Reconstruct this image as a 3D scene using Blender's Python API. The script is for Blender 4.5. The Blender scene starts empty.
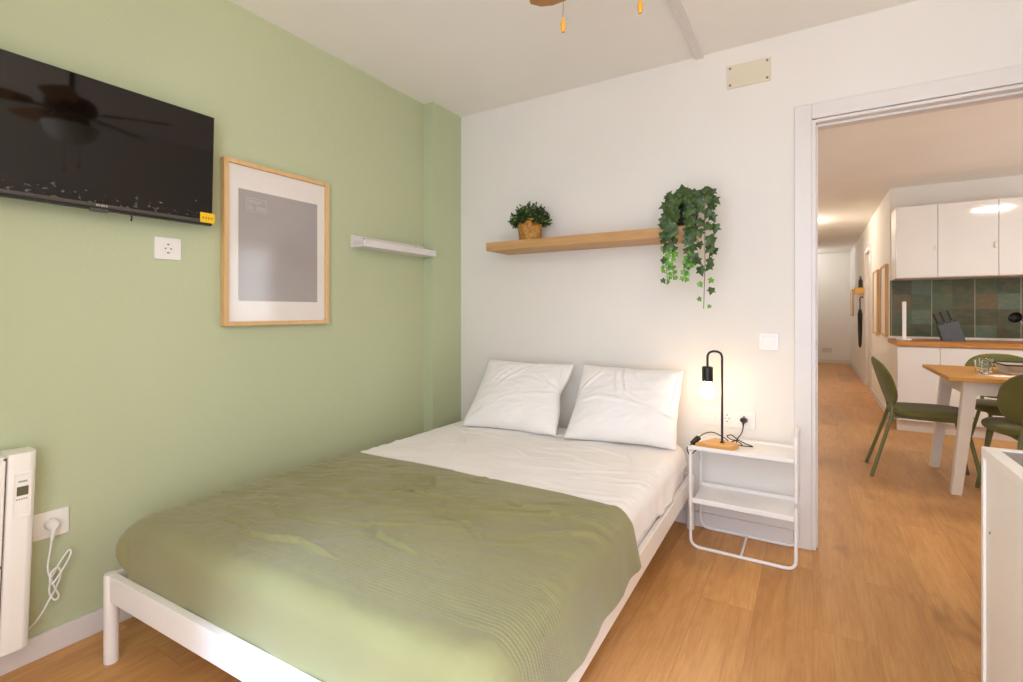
import bpy, bmesh, math, random
import numpy as np
from mathutils import Vector, Matrix, noise

random.seed(7)
scene = bpy.context.scene
COL = scene.collection
PI = math.pi

# ------------------------------------------------------------------ colour
def lin(h):
    h = h.lstrip('#')
    out = []
    for i in (0, 2, 4):
        c = int(h[i:i + 2], 16) / 255
        out.append(c / 12.92 if c <= 0.04045 else ((c + 0.055) / 1.055) ** 2.4)
    return (*out, 1.0)

class NT:
    """small helper round a material node tree"""
    def __init__(self, name):
        self.m = bpy.data.materials.new(name)
        self.m.use_nodes = True
        self.t = self.m.node_tree
        self.b = self.t.nodes['Principled BSDF']
    def n(self, kind, **kw):
        nd = self.t.nodes.new(kind)
        for k, v in kw.items():
            if k.startswith('i_'):
                nd.inputs[k[2:].replace('_', ' ')].default_value = v
            else:
                setattr(nd, k, v)
        return nd
    def l(self, a, b):
        self.t.links.new(a, b)
    def set(self, **kw):
        for k, v in kw.items():
            self.b.inputs[k.replace('_', ' ')].default_value = v
    def math(self, op, a, b=None, c=None):
        nd = self.t.nodes.new('ShaderNodeMath')
        nd.operation = op
        for i, v in enumerate((a, b, c)):
            if v is None:
                continue
            if isinstance(v, (int, float)):
                nd.inputs[i].default_value = v
            else:
                self.l(v, nd.inputs[i])
        return nd.outputs[0]
    def obj(self):
        return self.n('ShaderNodeTexCoord').outputs['Object']
    def noise(self, vec, scale, detail=3, rough=0.5, dist=0.0):
        nd = self.n('ShaderNodeTexNoise')
        nd.inputs['Scale'].default_value = scale
        nd.inputs['Detail'].default_value = detail
        nd.inputs['Roughness'].default_value = rough
        nd.inputs['Distortion'].default_value = dist
        if vec is not None:
            self.l(vec, nd.inputs['Vector'])
        return nd.outputs['Fac']
    def scalev(self, vec, s):
        nd = self.n('ShaderNodeVectorMath', operation='MULTIPLY')
        self.l(vec, nd.inputs[0])
        nd.inputs[1].default_value = s
        return nd.outputs[0]
    def ramp(self, fac, stops):
        nd = self.n('ShaderNodeValToRGB')
        e = nd.color_ramp.elements
        e[0].position, e[0].color = stops[0]
        e[1].position, e[1].color = stops[-1]
        for p, c in stops[1:-1]:
            k = e.new(p)
            k.color = c
        self.l(fac, nd.inputs[0])
        return nd.outputs[0]
    def mix(self, fac, a, b, blend='MIX'):
        nd = self.n('ShaderNodeMix', data_type='RGBA', blend_type=blend)
        if isinstance(fac, (int, float)):
            nd.inputs[0].default_value = fac
        else:
            self.l(fac, nd.inputs[0])
        for i, v in ((6, a), (7, b)):
            if isinstance(v, tuple):
                nd.inputs[i].default_value = v
            else:
                self.l(v, nd.inputs[i])
        return nd.outputs[2]
    def bump(self, h, strength, dist=0.01):
        nd = self.n('ShaderNodeBump')
        nd.inputs['Strength'].default_value = strength
        nd.inputs['Distance'].default_value = dist
        self.l(h, nd.inputs['Height'])
        self.l(nd.outputs[0], self.b.inputs['Normal'])
        return nd

def plain(name, col, rough=0.5, metal=0.0, bump=None, vary=0.04, scale=6, spec=None, coat=0.0):
    """painted / plastic surface with a faint procedural unevenness"""
    k = NT(name)
    c = lin(col) if isinstance(col, str) else col
    v = k.obj()
    f = k.noise(v, scale, 4)
    lo = tuple(x * (1 - vary) for x in c[:3]) + (1,)
    hi = tuple(min(1, x * (1 + vary)) for x in c[:3]) + (1,)
    k.l(k.ramp(f, [(0.3, lo), (0.7, hi)]), k.b.inputs['Base Color'])
    k.set(Roughness=rough, Metallic=metal)
    if spec is not None:
        k.b.inputs['Specular IOR Level'].default_value = spec
    if coat:
        k.b.inputs['Coat Weight'].default_value = coat
        k.b.inputs['Coat Roughness'].default_value = 0.08
    if bump:
        k.bump(k.noise(v, bump[0], 4, 0.6), bump[1], bump[2])
    return k.m

def wood(name, c1, c2, axis=0, scale=1.0, rough=0.45, fine=1.0):
    k = NT(name)
    v = k.obj()
    s = [16 * scale] * 3
    s[axis] = 1.2 * scale
    f = k.noise(k.scalev(v, tuple(s)), 2.0, 5, 0.6, 0.6)
    s2 = [120 * scale] * 3
    s2[axis] = 3 * scale
    g = k.noise(k.scalev(v, tuple(s2)), 1.0, 3, 0.6)
    base = k.ramp(f, [(0.3, lin(c1)), (0.7, lin(c2))])
    k.l(k.mix(0.25 * fine, base, k.ramp(g, [(0.3, lin(c1)), (0.7, lin(c2))]), 'MULTIPLY'), k.b.inputs['Base Color'])
    k.set(Roughness=rough)
    k.bump(g, 0.08, 0.002)
    return k.m

def emit(name, col, strength, rough=0.4):
    k = NT(name)
    k.set(Base_Color=lin(col), Roughness=rough)
    k.b.inputs['Emission Color'].default_value = lin(col)
    k.b.inputs['Emission Strength'].default_value = strength
    return k.m

# ------------------------------------------------------------------ materials
M = {}
def wall_paint(name, col, bump=0.15, sc=90):
    k = NT(name)
    v = k.obj()
    c = lin(col)
    f = k.noise(v, 1.3, 3)
    k.l(k.ramp(f, [(0.3, tuple(x * 0.97 for x in c[:3]) + (1,)), (0.7, tuple(x * 1.02 for x in c[:3]) + (1,))]), k.b.inputs['Base Color'])
    k.set(Roughness=0.75)
    k.b.inputs['Specular IOR Level'].default_value = 0.25
    k.bump(k.noise(v, sc, 3, 0.55), bump, 0.004)
    return k.m

M['green_wall'] = wall_paint('sage green wall paint', '#BDC5A0', 0.45, 70)
M['white_wall'] = wall_paint('warm white wall paint', '#E8E3DB', 0.10, 90)
M['ceiling'] = wall_paint('white ceiling paint', '#F4EFE8', 0.06, 60)
M['hall_wall'] = wall_paint('white hall paint', '#EFEAE3', 0.06, 60)
M['trim_white'] = plain('white lacquered trim', '#E0DAD5', 0.35, vary=0.01)
M['cream_box'] = plain('cream plastic', '#DCD2BA', 0.5, vary=0.02)
M['bed_white'] = plain('white painted steel', '#EFEAE2', 0.32, vary=0.015)
M['table_white'] = plain('white painted wood', '#E4DCCF', 0.4, vary=0.03)
M['tube_white'] = plain('white powder coated steel', '#F1EEEA', 0.35, vary=0.01)
M['plastic_white'] = plain('white socket plastic', '#EEE9E2', 0.25, vary=0.01)
M['heater_white'] = plain('cream white heater steel', '#F8F3EA', 0.35, vary=0.01)
M['hole_shade'] = plain('dark hole shade', '#3A3632', 0.6)  # dark colour standing in for the shade inside small holes
M['gap_shade'] = plain('brown gap shade', '#7A6C62', 0.6)
M['lcd'] = plain('olive grey lcd', '#5F5A40', 0.2)
M['grey_print'] = plain('grey print', '#8D8880', 0.6)
M['tv_black'] = plain('black tv plastic', '#15120F', 0.35)
M['tv_bezel'] = plain('dark grey tv bezel', '#4A443E', 0.35)
M['logo_grey'] = plain('silver logo', '#B8B2AA', 0.3, 0.6)
M['yellow'] = plain('yellow sticker', '#F2C400', 0.5, vary=0.03)
M['orange_print'] = plain('orange print', '#C98A00', 0.5)
M['black_metal'] = plain('black lacquered metal', '#191512', 0.38)
M['black_plastic'] = plain('black plastic', '#1A1715', 0.45)
M['dark_pot'] = plain('black plastic pot', '#1E1D1A', 0.5)
M['steel'] = plain('brushed steel', '#B9B4AC', 0.3, 0.9)
M['screw'] = plain('dull screw', '#7E776C', 0.4, 0.6)
M['gloss_white'] = plain('high gloss white front', '#EDE9E3', 0.06, vary=0.01, coat=0.4)
M['matt_white'] = plain('white cabinet board', '#E9E1D5', 0.4, vary=0.01)
M['plinth'] = plain('pale plinth', '#DDD3C8', 0.25, vary=0.02)
M['slate'] = plain('slate grey block', '#55585F', 0.55, vary=0.08, scale=30)
M['olive_metal'] = plain('olive lacquered steel', '#6C7044', 0.4)
M['dark_top'] = plain('dark brown grey glass', '#5A5048', 0.15)
M['cabinet_cream'] = plain('cream white laminate', '#FAF6EF', 0.4, vary=0.01)
M['grey_board'] = plain('lilac grey card', '#A9A19C', 0.7, vary=0.02)
M['mat_white'] = plain('white card', '#ECE4DA', 0.7, vary=0.01)
M['pale_print'] = plain('pale print', '#C4BDB8', 0.7)
M['pale_wood'] = wood('pale pine', '#D9B27A', '#E6C691', 2, 1.0, 0.5)
M['pale_wood_h'] = wood('pale pine horizontal', '#D9B27A', '#E6C691', 1, 1.0, 0.5)
M['shelf_wood'] = wood('oak veneer shelf', '#BE935D', '#D2AB76', 0, 1.0, 0.5)
M['lamp_wood'] = wood('bamboo lamp base', '#CF9C50', '#E0B36A', 0, 2.0, 0.45)
M['worktop'] = wood('oiled oak worktop', '#B97C36', '#D69D55', 0, 1.0, 0.4)
M['tabletop'] = wood('varnished pine tabletop', '#CF933F', '#E0AB5C', 0, 0.8, 0.3)
M['fan_wood'] = wood('brown fan blade veneer', '#A87840', '#C0904F', 0, 1.0, 0.4)
M['brass'] = plain('aged brass', '#7A6238', 0.3, 0.8)
M['fan_bronze'] = plain('dark bronze', '#3A2A1A', 0.35, 0.6)
M['amber'] = plain('amber varnished wood', '#D08A1C', 0.25)
M['chain'] = plain('bead chain', '#8E7A58', 0.4, 0.7)
M['opal'] = plain('opal glass', '#E6E0D6', 0.25)
M['strike'] = plain('dull steel plate', '#6E675E', 0.4, 0.8)
M['dark_item'] = plain('dark brown cloth', '#2A2421', 0.8)
M['hall_box'] = wood('pine wall box', '#D9A650', '#E6BC6E', 1, 1.0, 0.5)
M['paper'] = plain('white paper', '#EDE6DC', 0.7)
M['tray_grey'] = plain('pewter tray', '#C9C2B6', 0.3, 0.5)

# olive upholstery
def cloth(name, c1, c2, weave=400, strength=0.25, rough=0.9):
    k = NT(name)
    v = k.obj()
    f = k.noise(v, 5, 4)
    k.l(k.ramp(f, [(0.3, lin(c1)), (0.7, lin(c2))]), k.b.inputs['Base Color'])
    k.set(Roughness=rough)
    k.b.inputs['Sheen Weight'].default_value = 0.15
    k.b.inputs['Specular IOR Level'].default_value = 0.2
    k.bump(k.noise(v, weave, 2, 0.6), strength, 0.002)
    return k.m
M['olive_cloth'] = cloth('olive upholstery', '#5E5D32', '#6A6938')
M['sheet'] = cloth('white cotton sheet', '#EFEAE6', '#F4F0EC', 500, 0.12)
M['mattress'] = cloth('white mattress ticking', '#E9E3DF', '#EFEAE7', 350, 0.2)
M['pillow'] = cloth('white pillowcase', '#F0ECE8', '#F5F1ED', 500, 0.10)

# floor : oak planks running along Y
def floor_material():
    k = NT('oak plank floor')
    v = k.obj()
    sep = k.n('ShaderNodeSeparateXYZ')
    k.l(v, sep.inputs[0])
    cmb = k.n('ShaderNodeCombineXYZ')
    k.l(sep.outputs[1], cmb.inputs[0])
    k.l(sep.outputs[0], cmb.inputs[1])
    br = k.n('ShaderNodeTexBrick', offset=0.37, offset_frequency=2)
    br.inputs['Color1'].default_value = (0, 0, 0, 1)
    br.inputs['Color2'].default_value = (1, 1, 1, 1)
    br.inputs['Mortar'].default_value = (0.5, 0.5, 0.5, 1)
    br.inputs['Scale'].default_value = 1.0
    br.inputs['Mortar Size'].default_value = 0.0012
    br.inputs['Mortar Smooth'].default_value = 0.3
    br.inputs['Brick Width'].default_value = 1.28
    br.inputs['Row Height'].default_value = 0.192
    k.l(cmb.outputs[0], br.inputs['Vector'])
    rnd = br.outputs['Color']
    # shift the grain from plank to plank
    off = k.n('ShaderNodeVectorMath', operation='MULTIPLY')
    k.l(rnd, off.inputs[0])
    off.inputs[1].default_value = (13.0, 7.0, 5.0)
    add = k.n('ShaderNodeVectorMath', operation='ADD')
    k.l(v, add.inputs[0])
    k.l(off.outputs[0], add.inputs[1])
    p = add.outputs[0]
    big = k.noise(k.scalev(p, (6, 1.1, 1)), 1.5, 5, 0.6, 1.6)
    mid = k.noise(k.scalev(p, (26, 2.2, 1)), 1.5, 4, 0.62, 2.2)
    fine = k.noise(k.scalev(p, (190, 5, 1)), 1.0, 3, 0.6)
    knot = k.noise(k.scalev(p, (5.5, 2.2, 1)), 1.3, 2, 0.5, 0.3)
    c = k.ramp(big, [(0.25, lin('#B57E46')), (0.5, lin('#CC9556')), (0.78, lin('#DAAA6C'))])
    c = k.mix(0.30, c, k.ramp(mid, [(0.32, lin('#A06C3A')), (0.62, lin('#D2A268'))]))
    c = k.mix(0.14, c, k.ramp(fine, [(0.35, lin('#8E5E32')), (0.65, lin('#D6AA72'))]))
    c = k.mix(k.ramp(knot, [(0.64, (0, 0, 0, 1)), (0.80, (0.6, 0.6, 0.6, 1))]), c, lin('#5E3C1E'))
    tone = k.ramp(rnd, [(0.0, (0.86, 0.84, 0.82, 1)), (1.0, (1.08, 1.08, 1.08, 1))])
    c = k.mix(1.0, c, tone, 'MULTIPLY')
    c = k.mix(k.math('MULTIPLY', br.outputs['Fac'], 0.30), c, lin('#4A2F18'))
    k.l(c, k.b.inputs['Base Color'])
    k.l(k.ramp(mid, [(0.2, (0.36,) * 3 + (1,)), (0.8, (0.50,) * 3 + (1,))]), k.b.inputs['Roughness'])
    k.b.inputs['Specular IOR Level'].default_value = 0.4
    h = k.math('ADD', k.math('MULTIPLY', fine, 0.3), k.math('MULTIPLY', br.outputs['Fac'], -1.0))
    k.bump(h, 0.15, 0.002)
    return k.m
M['floor'] = floor_material()

def blanket_material():
    k = NT('olive cotton blanket')
    v = k.obj()
    uv = k.n('ShaderNodeUVMap', uv_map='cloth').outputs[0]
    sep = k.n('ShaderNodeSeparateXYZ')
    k.l(uv, sep.inputs[0])
    u, w = sep.outputs[0], sep.outputs[1]
    f = k.noise(v, 4, 4)
    base = k.ramp(f, [(0.3, lin('#848058')), (0.7, lin('#8E8A5F'))])
    # bands of waffle weave across the bed, metres along the blanket
    band = k.n('ShaderNodeClamp')
    k.l(k.math('MULTIPLY', k.math('SUBTRACT', 0.13, k.math('ABSOLUTE', k.math('SUBTRACT', w, 0.245))), 40.0), band.inputs[0])
    g1 = k.math('SINE', k.math('MULTIPLY', u, 2 * PI / 0.008))
    g2 = k.math('SINE', k.math('MULTIPLY', w, 2 * PI / 0.0115))
    waf = k.math('MULTIPLY', k.math('MULTIPLY', k.math('ADD', k.math('MULTIPLY', g1, 0.25), 0.75), g2), band.outputs[0])
    seam = k.math('SUBTRACT', 1.0, k.math('MULTIPLY', k.math('ABSOLUTE', k.math('SUBTRACT', k.math('FRACT', k.math('ADD', k.math('DIVIDE', w, 0.046), 0.0)), 0.5)), 2.0))
    seam = k.math('MULTIPLY', k.math('POWER', seam, 10.0), band.outputs[0])
    shade = k.math('ADD', k.math('MULTIPLY', waf, 0.12), k.math('MULTIPLY', seam, -0.08))
    c = k.mix(k.math('ADD', shade, 0.5), tuple(x * 0.80 for x in lin('#8A8659')[:3]) + (1,), tuple(x * 1.2 for x in lin('#8A8659')[:3]) + (1,))
    k.l(k.mix(0.6, base, c), k.b.inputs['Base Color'])
    k.set(Roughness=0.9)
    k.b.inputs['Sheen Weight'].default_value = 0.25
    k.b.inputs['Specular IOR Level'].default_value = 0.15
    thr = k.noise(k.scalev(uv, (420, 420, 1)), 1.0, 2, 0.5)
    h = k.math('ADD', k.math('MULTIPLY', waf, 0.6), k.math('ADD', k.math('MULTIPLY', thr, 0.4), k.math('MULTIPLY', seam, -0.6)))
    k.bump(h, 0.35, 0.0025)
    return k.m
M['blanket'] = blanket_material()

def screen_material():
    k = NT('glossy tv screen')
    v = k.obj()
    sep = k.n('ShaderNodeSeparateXYZ')
    k.l(v, sep.inputs[0])
    # dried drips and smudges that sit in a band along the lower edge
    n1 = k.noise(k.scalev(v, (1, 48, 70)), 1.0, 2, 0.5)
    n2 = k.noise(k.scalev(v, (1, 5, 1)), 1.0, 1)
    z = sep.outputs[2]
    band = k.n('ShaderNodeMapRange')
    band.inputs['From Min'].default_value = 0.085
    band.inputs['From Max'].default_value = 0.02
    k.l(k.math('SUBTRACT', z, k.math('MULTIPLY', n2, 0.03)), band.inputs[0])
    m = k.math('SUBTRACT', k.math('ADD', n1, k.math('MULTIPLY', band.outputs[0], 0.16)), 0.74)
    m = k.n('ShaderNodeClamp')
    k.l(k.math('MULTIPLY', k.math('SUBTRACT', k.math('ADD', n1, k.math('MULTIPLY', band.outputs[0], 0.15)), 0.735), 22.0), m.inputs[0])
    fac = k.math('MULTIPLY', k.math('MULTIPLY', m.outputs[0], 0.5), k.math('GREATER_THAN', band.outputs[0], 0.02))
    k.l(k.mix(fac, lin('#120C08'), lin('#6E6259')), k.b.inputs['Base Color'])
    rr = k.math('ADD', 0.045, k.math('MULTIPLY', fac, 0.8))
    k.l(rr, k.b.inputs['Roughness'])
    k.b.inputs['IOR'].default_value = 1.5
    return k.m
M['screen'] = screen_material()

def glass_material(name, rough=0.0):
    k = NT(name)
    k.set(Base_Color=(0.97, 0.99, 0.98, 1), Roughness=rough)
    k.b.inputs['Transmission Weight'].default_value = 1.0
    k.b.inputs['IOR'].default_value = 1.45
    return k.m
M['glass'] = glass_material('clear glass')

def pane_material():
    # thin flat glazing: mostly see-through with a mirror sheen
    k = NT('picture glazing')
    t = k.t
    out = t.nodes['Material Output']
    tr = k.n('ShaderNodeBsdfTransparent')
    gl = k.n('ShaderNodeBsdfGlossy')
    gl.inputs['Roughness'].default_value = 0.12
    lw = k.n('ShaderNodeLayerWeight')
    lw.inputs[0].default_value = 0.5
    f5 = k.math('ADD', 0.035, k.math('MULTIPLY', k.math('POWER', lw.outputs['Facing'], 5.0), 0.6))
    mx = k.n('ShaderNodeMixShader')
    k.l(f5, mx.inputs[0])
    k.l(tr.outputs[0], mx.inputs[1])
    k.l(gl.outputs[0], mx.inputs[2])
    k.l(mx.outputs[0], out.inputs[0])
    return k.m
M['pane'] = pane_material()

def tile_material():
    k = NT('mottled green stone tile')
    v = k.obj()
    sep = k.n('ShaderNodeSeparateXYZ')
    k.l(v, sep.inputs[0])
    x, z = k.math('SUBTRACT', sep.outputs[0], 0.05), k.math('SUBTRACT', sep.outputs[2], 0.08)
    cx = k.math('FLOOR', k.math('DIVIDE', x, 0.165))
    cz = k.math('FLOOR', k.math('DIVIDE', z, 0.155))
    cmb = k.n('ShaderNodeCombineXYZ')
    k.l(cx, cmb.inputs[0])
    k.l(cz, cmb.inputs[1])
    wn = k.n('ShaderNodeTexWhiteNoise')
    k.l(cmb.outputs[0], wn.inputs['Vector'])
    cell = k.ramp(wn.outputs['Value'], [(0.0, lin('#2F3826')), (0.22, lin('#4E6042')), (0.42, lin('#45432C')), (0.62, lin('#5C7464')), (0.8, lin('#3C4A36')), (1.0, lin('#6A5634'))])
    sh = k.n('ShaderNodeVectorMath', operation='ADD')
    k.l(v, sh.inputs[0])
    k.l(k.scalev(wn.outputs['Color'], (9, 9, 9)), sh.inputs[1])
    n = k.noise(k.scalev(sh.outputs[0], (9, 1, 14)), 1.2, 5, 0.65, 0.8)
    veins = k.ramp(n, [(0.28, lin('#2E3A30')), (0.48, lin('#4E5A40')), (0.6, lin('#7A5E36')), (0.75, lin('#64795F'))])
    c = k.mix(0.38, cell, veins)
    fx = k.math('FRACT', k.math('DIVIDE', x, 0.33))
    line = k.math('LESS_THAN', fx, 0.014)
    fz = k.math('FRACT', k.math('DIVIDE', z, 0.155))
    dark = k.math('MAXIMUM', k.math('LESS_THAN', fz, 0.02), k.math('LESS_THAN', k.math('FRACT', k.math('DIVIDE', x, 0.165)), 0.02))
    c = k.mix(k.math('MULTIPLY', dark, 0.5), c, lin('#2A2E24'))
    c = k.mix(line, c, lin('#A9A58F'))
    k.l(c, k.b.inputs['Base Color'])
    k.set(Roughness=0.42)
    return k.m
M['tile'] = tile_material()

def woven_material():
    k = NT('woven straw')
    v = k.obj()
    w1 = k.n('ShaderNodeTexVoronoi')
    w1.inputs['Scale'].default_value = 60
    k.l(v, w1.inputs['Vector'])
    c = k.ramp(w1.outputs['Distance'], [(0.0, lin('#D9A552')), (0.5, lin('#B27A35')), (0.9, lin('#7C4F1E'))])
    k.l(k.mix(0.3, c, k.ramp(k.noise(v, 14, 3), [(0.3, lin('#8E5C26')), (0.7, lin('#DDAE62'))])), k.b.inputs['Base Color'])
    k.set(Roughness=0.8)
    k.bump(w1.outputs['Distance'], 0.6, 0.006)
    return k.m
M['woven'] = woven_material()

def leaf_material(name, c1, c2, rough=0.45):
    k = NT(name)
    v = k.obj()
    f = k.noise(v, 30, 3)
    k.l(k.ramp(f, [(0.3, lin(c1)), (0.7, lin(c2))]), k.b.inputs['Base Color'])
    k.set(Roughness=rough)
    k.b.inputs['Subsurface Weight'].default_value = 0.0
    return k.m
M['ivy_dark'] = leaf_material('dark ivy leaf', '#2A4119', '#3F5A22')
M['ivy_light'] = leaf_material('young ivy leaf', '#4F8A24', '#6FA838')
M['box_leaf'] = leaf_material('dark box leaf', '#1E3316', '#33501F')
M['box_leaf_light'] = leaf_material('yellow green tip', '#6F8A2C', '#8FA53A')
M['stem'] = plain('brown stem', '#6A4A33', 0.7)

# ------------------------------------------------------------------ mesh helpers
def new():
    return bmesh.new()

def merge(bm, tmp):
    me = bpy.data.meshes.new('tmp')
    tmp.to_mesh(me)
    tmp.free()
    bm.from_mesh(me)
    bpy.data.meshes.remove(me)

def box(bm, lo, hi, bev=0.0, seg=2, rot=None, taper=None):
    t = new()
    bmesh.ops.create_cube(t, size=1.0)
    lo, hi = Vector(lo), Vector(hi)
    c, s = (lo + hi) / 2, hi - lo
    for v in t.verts:
        k = 1.0
        v.co = Vector((v.co.x * s.x, v.co.y * s.y, v.co.z * s.z))
    if taper is not None:  # scale of the bottom face about its centre
        for v in t.verts:
            if v.co.z < 0:
                v.co.x *= taper
                v.co.y *= taper
    if bev > 0:
        bmesh.ops.bevel(t, geom=list(t.edges), offset=bev, segments=seg, profile=0.6, affect='EDGES')
    mat = Matrix.Translation(c)
    if rot is not None:
        mat = mat @ rot
    bmesh.ops.transform(t, matrix=mat, verts=t.verts)
    merge(bm, t)

def smooth_path(pts, n=8, closed=False):
    pts = [Vector(p) for p in pts]
    out = []
    m = len(pts)
    rng = range(m) if closed else range(m - 1)
    for i in rng:
        if closed:
            p0, p1, p2, p3 = pts[i - 1], pts[i], pts[(i + 1) % m], pts[(i + 2) % m]
        else:
            p0 = pts[i - 1] if i else pts[0] * 2 - pts[1]
            p1, p2 = pts[i], pts[i + 1]
            p3 = pts[i + 2] if i + 2 < m else pts[-1] * 2 - pts[-2]
        for k in range(n):
            t = k / n
            out.append(0.5 * (2 * p1 + (p2 - p0) * t + (2 * p0 - 5 * p1 + 4 * p2 - p3) * t * t + (3 * p1 - p0 - 3 * p2 + p3) * t ** 3))
    if not closed:
        out.append(pts[-1])
    return out

def fillet(pts, r, n=6, closed=False):
    pts = [Vector(p) for p in pts]
    m = len(pts)
    out = []
    for i in range(m):
        if not closed and i in (0, m - 1):
            out.append(pts[i])
            continue
        a, b, c = pts[i - 1], pts[i], pts[(i + 1) % m]
        d1, d2 = (a - b), (c - b)
        rr = min(r, d1.length * 0.49, d2.length * 0.49)
        p, q = b + d1.normalized() * rr, b + d2.normalized() * rr
        for k in range(n + 1):
            t = k / n
            out.append((1 - t) ** 2 * p + 2 * t * (1 - t) * b + t * t * q)
    return out

def tube(bm, pts, r, sides=12, closed=False, caps=True, r2=None):
    pts = [Vector(p) for p in pts]
    m = len(pts)
    rings = []
    up = None
    for i, p in enumerate(pts):
        if closed:
            d = pts[(i + 1) % m] - pts[i - 1]
        else:
            d = pts[min(i + 1, m - 1)] - pts[max(i - 1, 0)]
        d = d.normalized() if d.length > 1e-9 else Vector((0, 0, 1))
        if up is None:
            ref = Vector((0, 0, 1)) if abs(d.z) < 0.9 else Vector((1, 0, 0))
            up = (ref - d * ref.dot(d)).normalized()
        else:
            up = (up - d * up.dot(d))
            up = up.normalized() if up.length > 1e-6 else d.orthogonal().normalized()
        side = d.cross(up)
        rr = r if r2 is None else r + (r2 - r) * i / (m - 1)
        rings.append([bm.verts.new(p + (up * math.cos(2 * PI * k / sides) + side * math.sin(2 * PI * k / sides)) * rr) for k in range(sides)])
    for i in range(m if closed else m - 1):
        a, b = rings[i], rings[(i + 1) % m]
        for k in range(sides):
            bm.faces.new((a[k], a[(k + 1) % sides], b[(k + 1) % sides], b[k]))
    if caps and not closed:
        bm.faces.new(list(reversed(rings[0])))
        bm.faces.new(rings[-1])

def lathe(bm, prof, center=(0, 0, 0), n=32, mat=None):
    """prof: (radius, z) from bottom to top; radius 0 closes"""
    t = new()
    rings = []
    for r, z in prof:
        if r < 1e-6:
            rings.append([t.verts.new((0, 0, z))])
        else:
            rings.append([t.verts.new((r * math.cos(2 * PI * k / n), r * math.sin(2 * PI * k / n), z)) for k in range(n)])
    for a, b in zip(rings, rings[1:]):
        for k in range(n):
            k2 = (k + 1) % n
            if len(a) == 1 and len(b) == 1:
                continue
            if len(a) == 1:
                t.faces.new((a[0], b[k2], b[k]))
            elif len(b) == 1:
                t.faces.new((a[k], a[k2], b[0]))
            else:
                t.faces.new((a[k], a[k2], b[k2], b[k]))
    m = Matrix.Translation(Vector(center))
    if mat is not None:
        m = m @ mat
    bmesh.ops.transform(t, matrix=m, verts=t.verts)
    merge(bm, t)

def disc_x(bm, c, r, depth, n=24, bev=0.0):
    """short cylinder whose axis is +X, its front face at c.x + depth"""
    pr = [(0, 0), (r, 0), (r, depth - bev), (r - bev, depth), (0, depth)] if bev else [(0, 0), (r, 0), (r, depth), (0, depth)]
    lathe(bm, pr, c, n, Matrix.Rotation(PI / 2, 4, 'Y'))

def disc_y(bm, c, r, depth, n=24, bev=0.0):
    """short cylinder whose axis is -Y"""
    pr = [(0, 0), (r, 0), (r, depth - bev), (r - bev, depth), (0, depth)] if bev else [(0, 0), (r, 0), (r, depth), (0, depth)]
    lathe(bm, pr, c, n, Matrix.Rotation(PI / 2, 4, 'X'))

def prism(bm, poly, z0, z1, bev=0.0, seg=2):
    t = new()
    vs = [t.verts.new((p[0], p[1], z0)) for p in poly]
    f = t.faces.new(vs)
    f.normal_update()
    r = bmesh.ops.extrude_face_region(t, geom=[f])
    for v in r['geom']:
        if isinstance(v, bmesh.types.BMVert):
            v.co.z = z1
    bmesh.ops.recalc_face_normals(t, faces=t.faces)
    if bev:
        bmesh.ops.bevel(t, geom=list(t.edges), offset=bev, segments=seg, affect='EDGES', profile=0.6)
    merge(bm, t)

def rounded_rect(w, h, r, n=6, cx=0, cy=0):
    out = []
    for sx, sy, a0 in ((1, 1, 0), (-1, 1, PI / 2), (-1, -1, PI), (1, -1, 3 * PI / 2)):
        for k in range(n + 1):
            a = a0 + k / n * PI / 2
            out.append((cx + sx * (w / 2 - r) + r * math.cos(a), cy + sy * (h / 2 - r) + r * math.sin(a)))
    return out

WORG = {}
def link(name, bm, mat, parent=None, local=False, smooth=True, angle=35):
    """a mesh object; vertices are given in world space unless local"""
    me = bpy.data.meshes.new(name)
    bmesh.ops.recalc_face_normals(bm, faces=bm.faces)
    bm.to_mesh(me)
    bm.free()
    return link_mesh(name, me, mat, parent, local, smooth, angle)

def link_mesh(name, me, mat, parent=None, local=False, smooth=True, angle=35):
    o = bpy.data.objects.new(name, me)
    COL.objects.link(o)
    for m in (mat if isinstance(mat, (list, tuple)) else [mat]):
        me.materials.append(m)
    if parent is not None:
        o.parent = parent
        if not local:
            me.transform(Matrix.Translation(-WORG[parent]))
        WORG[o] = WORG[parent]
    else:
        WORG[o] = Vector((0, 0, 0))
    if smooth and len(me.polygons):
        me.polygons.foreach_set('use_smooth', [True] * len(me.polygons))
        me.set_sharp_from_angle(angle=math.radians(angle))
        if angle <= 40:
            wn = o.modifiers.new('weighted', 'WEIGHTED_NORMAL')
            wn.weight = 100
            wn.keep_sharp = True
    me.update()
    return o

def recenter(o, loc):
    """move a single-mesh thing's origin to its base"""
    o.data.transform(Matrix.Translation(-Vector(loc)))
    o.location = loc
    WORG[o] = Vector(loc)

def tag(o, label, cat, group=None):
    o['label'] = label
    o['category'] = cat
    if group:
        o['group'] = group
    return o

def thing(name, label, cat, loc, group=None):
    o = bpy.data.objects.new(name, None)
    o.empty_display_size = 0.1
    COL.objects.link(o)
    o.location = loc
    WORG[o] = Vector(loc)
    return tag(o, label, cat, group)

def struct(name, bm, mat, parent=None, smooth=False):
    o = link(name, bm, mat, parent, smooth=smooth)
    if parent is None:
        o['kind'] = 'structure'
    return o

def copy_tree(o, parent=None):
    c = o.copy()
    COL.objects.link(c)
    if parent is not None:
        c.parent = parent
    for ch in list(o.children):
        copy_tree(ch, c)
    return c

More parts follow.
